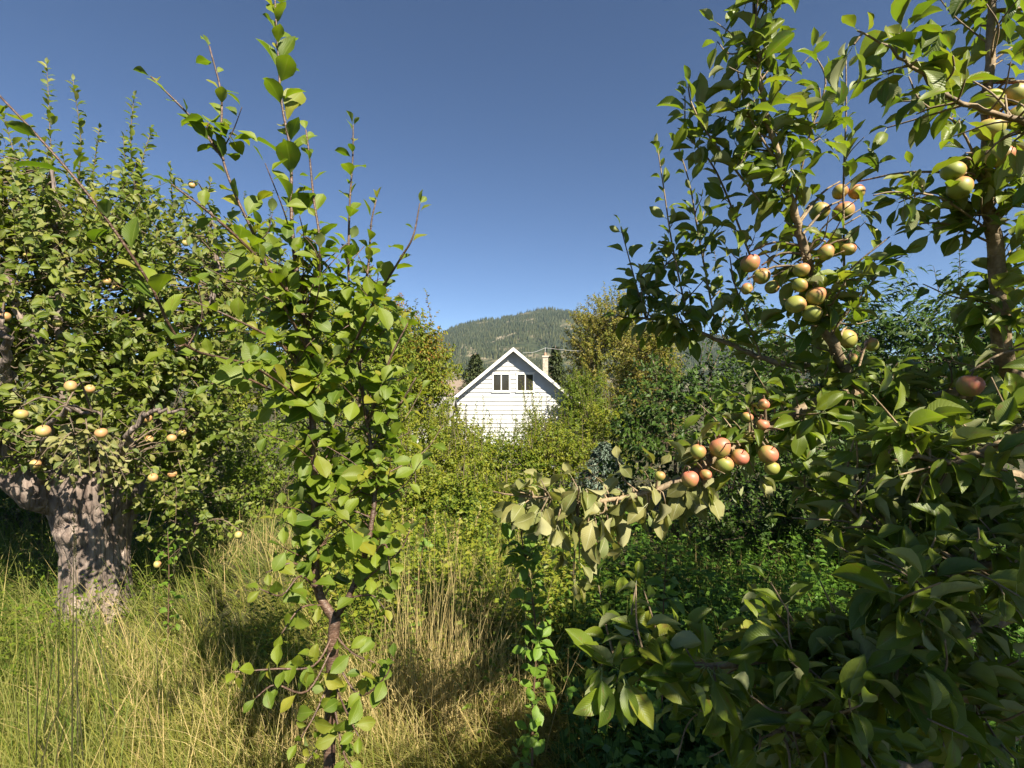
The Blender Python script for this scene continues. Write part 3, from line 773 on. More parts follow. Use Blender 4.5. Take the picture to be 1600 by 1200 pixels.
# yellow-green thicket in front of the house
shrub('shrub', 'bright yellow-green shrub at the foot of the autumn-tinted tree', 'shrub', 650, 640, 13, 170, 'yg', group=G1, shoots=22, sl=1.3, leaf=.075)
shrub('shrub', 'leafy shrub hiding the lower corner of the white house by the shed', 'shrub', 722, 658, 12, 150, 'yg', group=G1, shoots=22, sl=1.3, leaf=.075)
shrub('shrub', 'loose shrub with thin shoots reaching up the white siding', 'shrub', 790, 672, 15, 140, 'gr', group=G1, shoots=34, sl=1.9, dens=.8, leaf=.075)
shrub('shrub', 'bushy shrub below the attic window nearest the chimney', 'shrub', 852, 640, 17, 110, 'yg', group=G1, shoots=30, sl=1.4, dens=.8, leaf=.08)
shrub('shrub', 'tall green shrub climbing past the roof edge below the chimney', 'shrub', 915, 570, 31, 90, 'gr', group=G1, shoots=12, leaf=.13)
shrub('shrub', 'yellowish shrub between the roof edge and the dark apple tree', 'shrub', 950, 630, 15, 130, 'yg', group=G1, shoots=22, sl=1.3, leaf=.08)
shrub('shrub', 'low shrub at the end of the grass between the saplings', 'shrub', 700, 676, 8.2, 170, 'yg', group=G1, shoots=16, sl=1.2, leaf=.055)
shrub('shrub', 'low dense shrub in the middle of the thicket edge', 'shrub', 800, 682, 8.8, 150, 'gr', group=G1, shoots=16, sl=1.2, leaf=.055, mat2='yg')
shrub('shrub', 'low shrub beside the small blue spruce', 'shrub', 878, 664, 9.2, 140, 'yg', group=G1, shoots=16, sl=1.2, leaf=.055)
shrub('shrub', 'pale shrub behind the lower stems of the plum sapling', 'shrub', 600, 655, 7.4, 170, 'yg', group=G1, leaf=.05)
shrub('shrub', 'knee-high yellow-green growth at the near edge of the thicket by the plum', 'shrub', 625, 735, 6.0, 160, 'yg', group=G1, leaf=.045, shoots=16, sl=1.3)
shrub('shrub', 'knee-high leafy growth in the grass between plum and bough tip', 'shrub', 705, 742, 6.2, 150, 'gr', group=G1, leaf=.045, shoots=16, sl=1.3, mat2='yg')
shrub('shrub', 'tangled low growth just behind the tip of the fruiting bough', 'shrub', 785, 745, 6.6, 150, 'yg', group=G1, leaf=.045, shoots=16, sl=1.3)
shrub('shrub', 'low tangled growth in front of the small blue spruce', 'shrub', 868, 750, 6.0, 150, 'gr', group=G1, leaf=.045, shoots=12, sl=1.2)
# taller trees
G2 = 'trees around the white house'
shrub('tree', 'tree with orange-tinted top beside the white house', 'tree', 628, 458, 17, 200, 'yg', group=G2, trunk=True, mat2='au', shoots=12, leaf=.115, outer=.5, dens=1.4)
shrub('tree', 'green tree between the autumn-tinted tree and the plum sapling', 'tree', 560, 440, 12, 200, 'gr', group=G2, trunk=True, leaf=.075, mat2='yg')
shrub('tree', 'light yellow-green tree behind the plum sapling', 'tree', 430, 365, 8.5, 280, 'yg', group=G2, trunk=True, leaf=.06, shoots=14)
shrub('tree', 'tall olive tree with thin yellowing top beyond the chimney', 'tree', 945, 442, 36, 150, 'ol', group=G2, trunk=True, leaf=.17, shoots=12, dens=1.3, outer=.5)
shrub('tree', 'olive-brown tree just behind the dark apple tree', 'tree', 1010, 465, 23, 140, 'ol', group=G2, trunk=True, leaf=.12, shoots=10, dens=1.2, outer=.5)
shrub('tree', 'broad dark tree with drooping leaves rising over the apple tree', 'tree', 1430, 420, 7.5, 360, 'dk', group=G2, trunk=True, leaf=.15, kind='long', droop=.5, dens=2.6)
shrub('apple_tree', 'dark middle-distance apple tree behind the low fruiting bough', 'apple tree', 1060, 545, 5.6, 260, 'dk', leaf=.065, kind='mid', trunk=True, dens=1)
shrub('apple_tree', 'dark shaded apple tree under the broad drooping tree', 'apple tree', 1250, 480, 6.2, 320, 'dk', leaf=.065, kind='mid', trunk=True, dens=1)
G3 = 'shrubs along the orchard edge'
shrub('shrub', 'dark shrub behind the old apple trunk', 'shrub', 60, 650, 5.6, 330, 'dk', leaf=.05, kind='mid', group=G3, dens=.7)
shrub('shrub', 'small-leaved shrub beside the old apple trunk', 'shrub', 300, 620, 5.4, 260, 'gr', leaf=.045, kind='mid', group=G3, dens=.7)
shrub('shrub', 'leafy shrub between the old apple tree and the plum sapling', 'shrub', 455, 640, 6.4, 220, 'gr', leaf=.05, kind='mid', group=G3, dens=.7)
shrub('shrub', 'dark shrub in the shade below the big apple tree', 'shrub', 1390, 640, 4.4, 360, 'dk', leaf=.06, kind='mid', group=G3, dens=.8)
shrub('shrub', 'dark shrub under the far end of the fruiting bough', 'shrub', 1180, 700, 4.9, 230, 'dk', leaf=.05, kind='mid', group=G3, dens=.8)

# ------------------------------------------------------------------ conifers
def conifer(name, label, px, top, d, wpx, mat, n=190, m=34, nd=None):
    x = d * (px - 800) / 800; zt = CAM_H - d * (top - 600) / 800; z0 = float(terr(x, d)); H = zt - z0; Wd = wpx / 800 * d / 2
    base = np.array([x, d, z0]); t = thing(name, label, 'spruce tree', base)
    S, T, L = Tubes(), Tubes(), Leaves()
    S.add(spline([base, base + UP * H], 9), np.linspace(.035 * H * .5, .004 * H, 9), 7)
    S.build('trunk', M['twig'], t, base)
    f = np.sort(rng.random(n) ** .85); a = np.arange(n) * 2.4 + rng.normal(size=n) * .3
    ln = Wd * (1 - f) ** .85 * rng.uniform(.75, 1.15, n) + .04 * Wd
    A = base + UP * (f * H * .97)[:, None]; D = np.stack([np.cos(a), np.sin(a), 0.35 * f - .2], -1)
    B = A + D * ln[:, None]; T.prisms(A, B, .012 * Wd, .004 * Wd)
    tt = rng.random((n, m)) ** .7
    p = A[:, None] + (B - A)[:, None] * tt[..., None] - UP * (tt ** 2 * ln[:, None] * .12)[..., None]
    Dm = np.repeat(nrm(D), m, 0); side = perp(Dm, n * m)
    L.add(p.reshape(-1, 3), Dm * .8 + side * .8 - UP * .25, UP + rdir(n * m) * .5, (np.repeat(np.maximum(ln * .32, Wd * .1), m) if nd is None else nd) * rng.uniform(.6, 1.2, n * m))
    T.build('branches', M['twig'], t, base); build_foliage(L.arr(), 'long', mat, t, base, 'needles')
conifer('spruce_tree', 'dark spruce standing behind the roof slope of the white house', 743, 551, 48, 120, 'sp', 260, 34, .36)
conifer('spruce_tree', 'dark spruce just past the brick chimney', 868, 540, 45, 100, 'sp', 260, 34, .36)
conifer('spruce_tree', 'small bluish grey spruce at the edge of the thicket', 945, 690, 8.0, 130, 'bs', 330, 42, .062)

# ------------------------------------------------------------------ the old apple tree
def old_apple():
    b = P(150, 985, 3.6); b[2] = float(terr(b[0], b[1])); base = b.copy()
    t = thing('apple_tree', 'old apple tree with thick weathered grey trunk and small fruit', 'apple tree', base)
    # trunk: dense lathe with ridges, cracks and a flared foot
    nz, na = 60, 72; zs = np.linspace(-.1, 1.0, nz); a = np.arange(na) * 2 * math.pi / na
    Zg, Ag = np.meshgrid(zs, a, indexing='ij')
    r_ = 0.195 + 0.05 * np.exp(-np.maximum(Zg, 0) * 9) + 0.085 * smooth01((Zg - .4) / .5)
    cxy = np.stack([-.03 * Zg, .05 * Zg], -1)
    q = np.stack([np.cos(Ag) * 2.2, np.sin(Ag) * 2.2, Zg * 1.6], -1)
    r_ = r_ * (1 + .34 * (fbm(q, 3) - .5)) + .03 * (fbm(np.stack([np.cos(Ag) * 9, np.sin(Ag) * 9, Zg * 2.4], -1), 4) - .5)
    cr = fbm(np.stack([np.cos(Ag) * 4, np.sin(Ag) * 4, Zg * 6.5], -1), 3); r_ -= .018 * np.exp(-((cr - .5) / .018) ** 2)
    # a horizontal split ledge facing the viewer and the knot of a lost limb
    face = np.exp(-((Ag - 4.65) / .42) ** 2)
    r_ += .028 * face * (smooth01((.62 - Zg) / .015) - smooth01((.57 - Zg) / .06)) - .03 * face * np.exp(-((Zg - .66 - .03 * np.sin(Ag * 7)) / .016) ** 2)
    r_ -= .024 * np.exp(-((Ag - 4.9) / .3) ** 2) * np.exp(-((Zg - .78 + .12 * (Ag - 4.7)) / .014) ** 2)
    v = np.stack([cxy[..., 0] + r_ * np.cos(Ag), cxy[..., 1] + r_ * np.sin(Ag), Zg], -1).reshape(-1, 3)
    i = np.arange(nz - 1)[:, None] * na; j = np.arange(na)[None]; j2 = (j + 1) % na
    f = np.stack([i + j, i + j2, i + na + j2, i + na + j], -1).reshape(-1, 4)
    # top lumps close the trunk
    v = np.vstack([v, [[0, .05, 1.16]]]); c = len(v) - 1; k = (nz - 1) * na
    fc = np.array([[k + x, k + (x + 1) % na, c, c] for x in range(na)])
    Tt = Tubes(); Tt.parts.append((v + base, np.vstack([f, fc])))
    Tt.build('trunk', M['old_bark'], t, base)
    hub = base + np.array([-.02, .05, .92])
    limbs = [
        ([hub + [-.1, 0, -.1], P(60, 770, 3.4), P(-10, 690, 3.3), P(-90, 600, 3.3), P(-150, 430, 3.5)], .135, .06),
        ([hub + [.08, .05, -.05], P(205, 740, 3.8), P(240, 640, 3.9), P(235, 560, 4.0), P(215, 450, 4.1), P(215, 250, 4.2)], .085, .014),
        ([P(235, 600, 3.95), P(300, 520, 3.8), P(340, 430, 3.9), P(330, 330, 4.0)], .04, .008),
        ([hub + [-.02, -.05, .0], P(120, 690, 3.3), P(95, 560, 3.3), P(90, 420, 3.5), P(80, 260, 3.7)], .06, .010),
        ([P(100, 590, 3.3), P(30, 480, 3.2), P(-30, 360, 3.3)], .03, .008),
        ([hub + [.05, -.1, -.05], P(180, 720, 3.1), P(230, 650, 2.9), P(290, 640, 2.9)], .028, .006),
        ([P(60, 770, 3.4), P(70, 680, 2.9), P(110, 640, 2.7), P(160, 650, 2.6)], .022, .005),
        ([P(235, 640, 3.9), P(290, 700, 3.9), P(310, 760, 3.8), P(300, 840, 3.7)], .03, .006),
        ([P(-10, 690, 3.3), P(10, 560, 2.9), P(-10, 470, 2.7)], .04, .008),
    ]
    pts = []
    for p_, r0, r1 in limbs:
        Tl = Tubes(); c = spline(p_, 26); c[1:-1] += rng.normal(size=(24, 3)) * .012
        Tl.add(c, np.linspace(r0, r1, 26), 10, rough=.18); Tl.build('branch', M['old_bark'], t, base); pts.append(c)
    limb = np.concatenate(pts)
    T, L, Lp = Tubes(), Leaves(), Leaves()
    def el(px, py, d, rx, ry, rz): return [*P(px, py, d), rx, ry, rz]
    E = [el(90, 460, 3.7, 1.1, .8, .68), el(260, 470, 4.0, .75, .7, .75), el(40, 600, 3.3, .7, .6, .45), el(200, 640, 3.7, .8, .6, .42),
         el(60, 320, 3.9, .55, .5, .3), el(-40, 300, 3.8, .5, .5, .4), el(15, 390, 3.4, .55, .4, .45), el(0, 650, 2.9, .3, .25, .16), el(230, 350, 4.1, .36, .4, .34), el(150, 345, 3.9, .3, .35, .25), el(300, 640, 3.8, .4, .5, .5), el(-120, 420, 3.6, .9, .9, .9), el(370, 430, 4.1, .4, .4, .45)]
    keep_trunk = lambda p: (np.abs(800 + 800 * p[:, 0] / p[:, 1] - 150) < 85) & (600 - 800 * (p[:, 2] - CAM_H) / p[:, 1] > 760) | ((800 + 800 * p[:, 0] / p[:, 1] < 125) & (600 - 800 * (p[:, 2] - CAM_H) / p[:, 1] > 735))
    crown(T, L, E, limb, 1650, .42, 18, .064, hint_rand=.75, up=.25, r0=.003, outer=.35, droop=.15, avoid=keep_trunk)
    # drooping twigs with little leaves down beside the trunk
    E2 = [el(250, 740, 3.5, .28, .3, .3), el(300, 800, 3.8, .3, .3, .25), el(30, 760, 3.0, .25, .2, .2)]
    crown(T, L, E2, limb, 130, .3, 16, .05, up=-.4, r0=.003, avoid=keep_trunk)
    # upright water shoots on the top
    for px, y0, y1, d in [(75, 330, 100, 4.0), (120, 330, 125, 4.1), (212, 300, 150, 4.1), (235, 330, 200, 4.2), (185, 330, 215, 4.0), (310, 400, 285, 4.1), (330, 420, 300, 4.2), (20, 300, 170, 3.8), (45, 350, 200, 3.8), (150, 350, 200, 4.2),
                          (265, 420, 260, 4.2), (100, 400, 230, 3.9), (5, 380, 230, 3.6), (350, 450, 330, 4.3)]:
        a_, b_ = P(px + rng.normal() * 8, y0, d), P(px + rng.normal() * 10, y1, d)
        shoot(T, L, [a_, (a_ + b_) / 2 + rng.normal(size=3) * .03, b_], .006, .002, .017, .085, open_=.75, up=.25, k=4, taper_leaf=.3)
    # pale wilted spray low on the trunk
    for k in range(16):
        a_ = P(rng.uniform(95, 150), rng.uniform(650, 700), 2.85); b_ = a_ + np.array([rng.uniform(-.12, .22), rng.normal() * .12, -rng.uniform(.1, .38)])
        shoot(T, Lp, [a_, (a_ + b_) / 2 + UP * .05, b_], .004, .002, .022, .062, open_=.9, droop=.5, k=4)
    # fruit spurs
    global OLD_FRUIT
    OLD_FRUIT = [(8, 495, 22), (110, 604, 24), (140, 608, 19), (33, 648, 25), (68, 674, 28), (158, 677, 22), (55, 725, 20), (230, 654, 17), (233, 687, 16), (268, 685, 16), (285, 677, 14),
                 (239, 747, 17), (269, 741, 15), (105, 405, 13), (167, 440, 16), (181, 450, 13), (90, 505, 18), (43, 400, 16), (20, 320, 14), (246, 882, 14), (372, 836, 14), (290, 380, 12), (95, 385, 13), (300, 290, 11)]
    tw = []
    for px, py, wv in OLD_FRUIT:
        st = 1 / math.cos(math.atan(abs(px - 800) / 800)); d = max(min(800 * .055 * st / wv, 3.7), 2.4)
        p = P(px, py, d); r_ = wv / 2 * d / 800 / st * 1.04
        near = limb[np.linalg.norm(limb - p, axis=1).argmin()]
        top = p + UP * (r_ * .75 + .018)
        c = spline([near, near * .4 + top * .6 + UP * .06, top], 8); T.add(c, np.linspace(.006, .0025, 8), 5)
        rosette(L, c[-2], UP, 6, .06, .3)
        tw.append((p, r_))
    o = T.build('twigs', M['twig'], t, base); o['kind'] = 'stuff'
    build_leaves(clear_fruit(L.arr(), tw), 'olda', 'old_apple_leaf', t, base, 230)
    build_leaves(clear_fruit(Lp.arr(), tw), 'olda', 'pale_leaf', t, base, 70)
    return tw
old_fruit = old_apple()

# ------------------------------------------------------------------ the plum sapling
def plum():
    d = 1.5; base = P(512, 1200, d); base[2] = float(terr(base[0], base[1]))
    t = thing('plum_sapling', 'young plum sapling with forked reddish-brown stem and broad bright leaves', 'plum tree', base)
    T, L = Tubes(), Leaves()
    stem = spline([base - UP * .05, P(513, 1290, d), P(516, 1130, d), P(520, 1020, d), P(523, 965, d)], 24)
    T1 = Tubes(); T1.add(stem, np.linspace(.017, .0165, 24), 12, rough=.08); T1.build('trunk', M['plum_bark'], t, base)
    main = spline([P(523, 968, d), P(498, 925, d), P(492, 860, d), P(492, 760, d), P(488, 650, d), P(482, 540, d), P(466, 440, d), P(456, 350, d), P(454, 240, d), P(440, 160, d), P(433, 60, d), P(427, -50, d)], 60)
    T2 = Tubes(); T2.add(main, np.interp(np.linspace(0, 1, 60), [0, .12, .45, .7, 1], [.0135, .012, .009, .0042, .0018]), 9, rough=.07); T2.build('branch', M['plum_bark'], t, base)
    sec = spline([P(525, 965, d), P(548, 925, d), P(575, 850, 1.52), P(586, 760, 1.55), P(580, 700, 1.58), P(566, 610, 1.6), P(556, 520, 1.62), P(545, 440, 1.62), P(546, 330, 1.6), P(551, 250, 1.6), P(552, 195, 1.6)], 50)
    T3 = Tubes(); T3.add(sec, np.interp(np.linspace(0, 1, 50), [0, .3, .7, 1], [.009, .0075, .004, .0018]), 8, rough=.07); T3.build('branch', M['plum_bark'], t, base)
    sp = dict(spacing=.026, size=.078, open_=.62, hint_rand=.4, up=.15)
    # leaves on the leader and second leader tops
    def leafy(pts, r0, r1, **k):
        a = dict(sp); a.update(k); return shoot(T, L, pts, r0, r1, **a)
    leafy(main[38:], .0035, .002, size=.098, spacing=.022, t0=0)
    leafy(sec[34:], .0035, .002, size=.074, t0=0)
    S = []
    S.append(leafy([P(480, 520, d), P(500, 400, 1.45), P(490, 310, 1.45), P(483, 240, 1.45), P(478, 203, 1.45)], .0045, .002, size=.064))
    S.append(leafy([P(556, 520, 1.6), P(575, 420, 1.65), P(580, 350, 1.65), P(588, 312, 1.65)], .005, .002, size=.074))
    S.append(leafy([P(540, 570, 1.55), P(580, 480, 1.45), P(625, 405, 1.4), P(645, 370, 1.38), P(656, 318, 1.38)], .0045, .002, size=.07, spacing=.034))
    S.append(leafy([P(488, 560, d), P(440, 470, 1.42), P(396, 365, 1.36), P(366, 300, 1.34), P(346, 235, 1.33), P(346, 150, 1.33), P(327, 72, 1.33)], .005, .002, size=.074, spacing=.030))
    S.append(leafy([P(350, 250, 1.33), P(318, 205, 1.3), P(288, 172, 1.28), P(236, 120, 1.26)], .004, .002, size=.068, spacing=.03, t0=0.05))
    S.append(leafy([P(490, 640, d), P(400, 575, 1.25), P(290, 540, 1.05), P(232, 440, .95), P(150, 320, .88), P(70, 225, .85), P(-10, 140, .84)], .0035, .0018, size=.08, spacing=.030, t0=.25))
    S.append(leafy([P(470, 480, d), P(400, 400, 1.3), P(330, 335, 1.2), P(268, 288, 1.15)], .005, .002, size=.068, spacing=.032))
    S.append(leafy([P(484, 600, d), P(440, 540, 1.4), P(370, 500, 1.3), P(300, 470, 1.25)], .005, .002, size=.072))
    S.append(leafy([P(490, 640, d), P(440, 618, 1.45), P(380, 590, 1.35), P(330, 600, 1.3)], .0045, .002, size=.072))
    S.append(leafy([P(580, 700, 1.58), P(620, 640, 1.6), P(650, 590, 1.6)], .005, .002, size=.07))
    S.append(leafy([P(576, 660, 1.58), P(610, 560, 1.55), P(640, 500, 1.55)], .005, .002, size=.068))
    # side branchlets
    for c, a, b_, n in [(main, .17, .60, 64), (main, .34, .56, 16), (sec, .14, .64, 54)]:
        branchlets(T, L, c, a, b_, n, .23, .077, 6, r0=.0025, up=.3, rosette_share=.35, droop=.08, spacing=.032)
    for c in S:
        branchlets(T, L, c, 0.0, .35, 5, .10, .068, 5, r0=.002, up=.4, rosette_share=.6)
    branchlets(T, L, main, .06, .2, 8, .14, .068, 6, r0=.0025, up=.3, rosette_share=.4)
    low = dict(size=.068, spacing=.020, t0=.2, open_=.9, up=.1)
    for pts in [
        [main[7], P(460, 880, 1.44), P(415, 895, 1.40)], [main[5], P(470, 900, 1.42), P(440, 930, 1.36), P(405, 920, 1.32)], [main[3], P(470, 950, 1.42), P(440, 990, 1.38)],
        [sec[5], P(590, 890, 1.46), P(625, 860, 1.43), P(640, 830, 1.42)], [sec[7], P(600, 850, 1.44), P(610, 900, 1.40)], [sec[4], P(580, 930, 1.45), P(600, 950, 1.42)],
        [stem[20], P(490, 1040, 1.42), P(430, 1045, 1.36), P(365, 1050, 1.32)], [stem[18], P(480, 1080, 1.40), P(430, 1070, 1.35), P(400, 1090, 1.33)],
        [stem[20], P(550, 1020, 1.46), P(585, 1035, 1.44)], [stem[17], P(560, 1085, 1.44), P(600, 1060, 1.40), P(615, 1030, 1.40)],
        [stem[15], P(540, 1110, 1.42), P(560, 1150, 1.36)], [stem[15], P(490, 1120, 1.42), P(465, 1160, 1.36)], [stem[14], P(535, 1170, 1.40), P(550, 1200, 1.36)], [stem[14], P(500, 1160, 1.42), P(480, 1190, 1.38)]]:
        leafy(pts, .0035, .0018, **low)
    o = T.build('twigs', M['plum_bark'], t, base); o['kind'] = 'stuff'
    A = L.arr(); A[:, 9] *= .88
    build_leaves(A, 'plum', 'plum_leaf', t, base, 300)
plum()

# ------------------------------------------------------------------ the big fruiting apple tree
RIGHT_FRUIT = [  # px, py, width, blush, cluster
    (1547, 160, 48, .5, 'a'), (1588, 148, 46, .6, 'a'), (1548, 202, 50, .3, 'a'), (1592, 184, 50, .35, 'a'), (1562, 245, 52, .5, 'a'), (1490, 268, 42, .45, 'a'), (1500, 294, 46, .2, 'a'),
    (1312, 300, 29, .8, 'b'), (1339, 300, 29, .8, 'b'), (1318, 331, 38, .6, 'b'), (1280, 331, 36, .1, 'b'),
    (1172, 412, 33, .9, 'c'), (1190, 432, 30, .2, 'c'), (1167, 451, 21, 1, 'c'), (1206, 449, 26, .5, 'c'),
    (1242, 476, 35, .15, 'd'), (1275, 463, 36, .5, 'd'), (1268, 490, 36, .2, 'd'), (1249, 446, 28, .2, 'd'), (1252, 422, 28, .3, 'd'), (1290, 395, 30, .6, 'd'), (1325, 390, 28, .5, 'd'),
    (1323, 530, 38, .6, 'e'), (1362, 539, 26, .5, 'e'), (1330, 560, 20, .4, 'e'),
    (1515, 603, 48, .7, 'f'),
    (1193, 632, 21, 1, 'g'), (1168, 652, 20, .8, 'g'), (1192, 664, 22, 1, 'g'),
    (1091, 706, 27, .55, 'h'), (1125, 700, 36, .75, 'h'), (1131, 726, 31, .35, 'h'), (1156, 715, 32, .7, 'h'), (1200, 711, 34, .6, 'h'), (1206, 732, 26, .3, 'h'), (1078, 749, 30, 1, 'h'), (1103, 742, 21, 1.1, 'h'), (1031, 744, 18, .15, 'h'),
    (972, 848, 16, .9, 'i'),
]
def right_apple():
    base = np.array([2.05, 1.75, 0]); base[2] = float(terr(base[0], base[1]))
    t = thing('apple_tree', 'leafy apple tree with large blushed apples on spreading boughs', 'apple tree', base)
    T, L, Lp = Tubes(), Leaves(), Leaves()
    top = base + UP * 1.1 + np.array([-.05, -.05, 0])
    tk = spline([base - UP * .05, base + UP * .5 + np.array([.03, 0, 0]), top], 18)
    Tt = Tubes(); Tt.add(tk, np.linspace(.085, .062, 18), 14, rough=.08); Tt.build('trunk', M['apple_bark'], t, base)
    LB = {}
    def limb(key, pts, r0, r1, n=40):
        c = spline(pts, n); c[2:-1] += rng.normal(size=(n - 3, 3)) * .0025
        Tl = Tubes(); Tl.add(c, np.linspace(r0, r1, n), 10, rough=.08); Tl.build('branch', M['apple_bark'], t, base); LB[key] = c; return c
    limb('A', [top, P(1610, 640, 1.62), P(1570, 560, 1.5), P(1566, 470, 1.45), P(1550, 360, 1.42), P(1540, 290, 1.4), P(1545, 120, 1.38), P(1550, -20, 1.36), P(1540, -200, 1.36)], .031, .005)
    limb('B', [top + [0, 0, -.1], P(1560, 640, 1.75), P(1440, 625, 1.68), P(1330, 612, 1.6), P(1262, 636, 1.55), P(1190, 670, 1.52), P(1120, 712, 1.5), P(1060, 752, 1.5), P(960, 782, 1.5), P(860, 778, 1.55), P(770, 768, 1.62)], .026, .0025, 50)
    limb('C', [P(1345, 612, 1.6), P(1300, 540, 1.55), P(1278, 470, 1.5), P(1255, 390, 1.46), P(1240, 330, 1.44), P(1212, 230, 1.4), P(1185, 110, 1.36), P(1178, 0, 1.34), P(1176, -60, 1.33)], .018, .002)
    limb('D', [P(1310, 580, 1.58), P(1210, 565, 1.66), P(1120, 530, 1.72), P(1060, 505, 1.76), P(1000, 497, 1.8), P(950, 494, 1.82)], .011, .002)
    limb('E', [top, P(1640, 560, 1.4), P(1660, 380, 1.2), P(1640, 220, 1.1), P(1560, 180, 1.08), P(1480, 150, 1.06), P(1410, 90, 1.04), P(1340, 48, 1.02)], .011, .0015)
    # low boughs sweeping over the lower part towards the viewer
    limb('F', [top + [0, 0, -.2], P(1620, 760, 1.25), P(1480, 800, 1.12), P(1380, 830, 1.12), P(1300, 770, 1.15)], .02, .003)
    limb('G', [top + [0, 0, -.3], P(1640, 950, 1.2), P(1500, 990, 1.08), P(1330, 1010, 1.06), P(1200, 1030, 1.08), P(1080, 1040, 1.05), P(950, 1025, 1.08)], .02, .003)
    limb('H', [top + [0, 0, -.4], P(1680, 1100, 1.15), P(1540, 1090, 1.0), P(1400, 1070, .94), P(1290, 1100, .95), P(1200, 1150, 1.0)], .02, .003)
    limb('I', [top + [0, 0, -.3], P(1650, 880, 1.15), P(1560, 880, 1.0), P(1480, 900, .94), P(1400, 940, .92)], .016, .003)
    limb('J', [top + [0, 0, -.1], P(1660, 690, 1.2), P(1560, 700, 1.05), P(1480, 720, 1.02), P(1390, 700, 1.08)], .016, .003)
    limb('K', [top + [0, 0, -.2], P(1500, 760, 1.7), P(1350, 780, 1.6), P(1240, 760, 1.62)], .016, .003)
    limb('M', [top + [0, 0, -.4], P(1500, 1180, 1.3), P(1340, 1190, 1.2), P(1180, 1120, 1.25), P(1080, 1090, 1.3)], .016, .003)
    # crown outside the frame, over and behind the viewer's shoulder: it throws the shade
    limb('Q', [top, [2.3, 1.2, 1.9], [2.45, .6, 2.5], [2.5, .0, 2.9]], .04, .008)
    limb('T', [top, [2.1, .9, 1.8], [1.9, .2, 2.2], [1.6, -.4, 2.45]], .03, .006)
    limb('S', [top, [2.3, 1.9, 2.0], [2.5, 2.0, 2.8], [2.6, 2.0, 3.4]], .04, .008)
    sz = .078
    bl = lambda k, a, b_, n, ln=.16, size=sz, **kw: branchlets(T, L, LB[k], a, b_, n, ln, size, 7, r0=.003, **{**dict(up=.4, rosette_share=.5, droop=.12, hint_rand=.45, spacing=.03), **kw})
    bl('A', .2, 1, 66); bl('C', .0, .97, 70, .14, .08); bl('D', .05, 1, 26, .12, .074); bl('E', .3, .75, 26, .14, .08); bl('E', .75, 1, 6, .08, .07)
    bl('B', .1, .62, 76, .15, .08, droop=.2)
    bl('F', .3, 1, 46, .14, .076); bl('G', .25, 1, 56, .14, .075); bl('H', .3, 1, 66, .14, .078); bl('I', .25, 1, 46, .13, .078); bl('J', .25, 1, 46, .13, .075); bl('K', .1, 1, 50, .16, .08); bl('M', .1, 1, 46, .15, .08)
    shoot(T, L, LB['E'][24:], .003, .0018, .03, .08, open_=.7, up=.15, t0=0, hint_rand=.6)
    # pale limp leaves at the end of the fruiting bough
    branchlets(T, Lp, LB['B'], .56, .96, 40, .10, .082, 6, r0=.003, up=.1, rosette_share=.5, droop=.75, hint_rand=.7)
    for px, py in [(890, 800), (915, 840), (880, 860), (930, 800), (905, 880), (960, 800), (1090, 770), (1180, 740), (905, 760), (990, 770), (870, 820), (895, 905), (935, 860), (845, 800), (1010, 800), (950, 830), (1040, 790), (920, 780)]:
        p = P(px, py, 1.48); c0 = LB['B'][np.linalg.norm(LB['B'] - p, axis=1).argmin()]
        T.add(spline([c0, (c0 + p) / 2 + np.array([0, -.02, .02]), p], 5), np.linspace(.003, .0018, 5), 4)
        rosette(Lp, p, np.array([0, -.3, -1.0]), 4, .08, .9, .8)
    # upright shoots
    ws = dict(r0=.0035, r1=.0018, spacing=.028, size=.074, open_=.62, hint_rand=.7, up=.2)
    for pts in [
        [P(1075, 500, 1.75), P(1050, 380, 1.74), P(1038, 300, 1.73), P(1028, 235, 1.72)],
        [P(1120, 520, 1.72), P(1090, 360, 1.68), P(1078, 290, 1.66), P(1060, 230, 1.64)],
        [P(1180, 420, 1.55), P(1120, 270, 1.5), P(1075, 210, 1.48), P(1070, 150, 1.47)],
        [P(1200, 330, 1.45), P(1110, 215, 1.42), P(1082, 165, 1.41), P(1075, 135, 1.41)],
        [P(1320, 470, 1.5), P(1318, 300, 1.46), P(1322, 180, 1.45), P(1322, 92, 1.44)],
        [P(1010, 500, 1.8), P(990, 430, 1.8), P(970, 355, 1.8)],
        [P(1190, 560, 1.65), P(1150, 450, 1.62), P(1140, 400, 1.6)],
        [P(1010, 500, 1.8), P(1035, 420, 1.8), P(1085, 380, 1.78), P(1100, 330, 1.78)],
        [P(1300, 520, 1.55), P(1380, 420, 1.5), P(1410, 400, 1.48)],
        [P(1545, 360, 1.42), P(1470, 310, 1.36), P(1400, 300, 1.34), P(1365, 305, 1.33)],
        [P(1550, 380, 1.42), P(1480, 350, 1.45), P(1430, 350, 1.46)],
        [P(1545, 300, 1.4), P(1500, 200, 1.35), P(1440, 160, 1.32), P(1420, 120, 1.32)],
        [P(1240, 330, 1.44), P(1262, 220, 1.4), P(1290, 130, 1.38), P(1270, 80, 1.37)],
        [P(1225, 270, 1.42), P(1170, 180, 1.38), P(1150, 100, 1.36)],
        [P(1280, 480, 1.5), P(1330, 420, 1.4), P(1390, 370, 1.36)],
    ]:
        c = shoot(T, L, pts, **ws)
        branchlets(T, L, c, .0, .55, 6, .09, .07, 6, r0=.0025, up=.3, rosette_share=.7, hint_rand=.5)
    # shade-giving crown beside and behind the viewer
    limbs = np.concatenate([LB[k] for k in 'AQSET'])
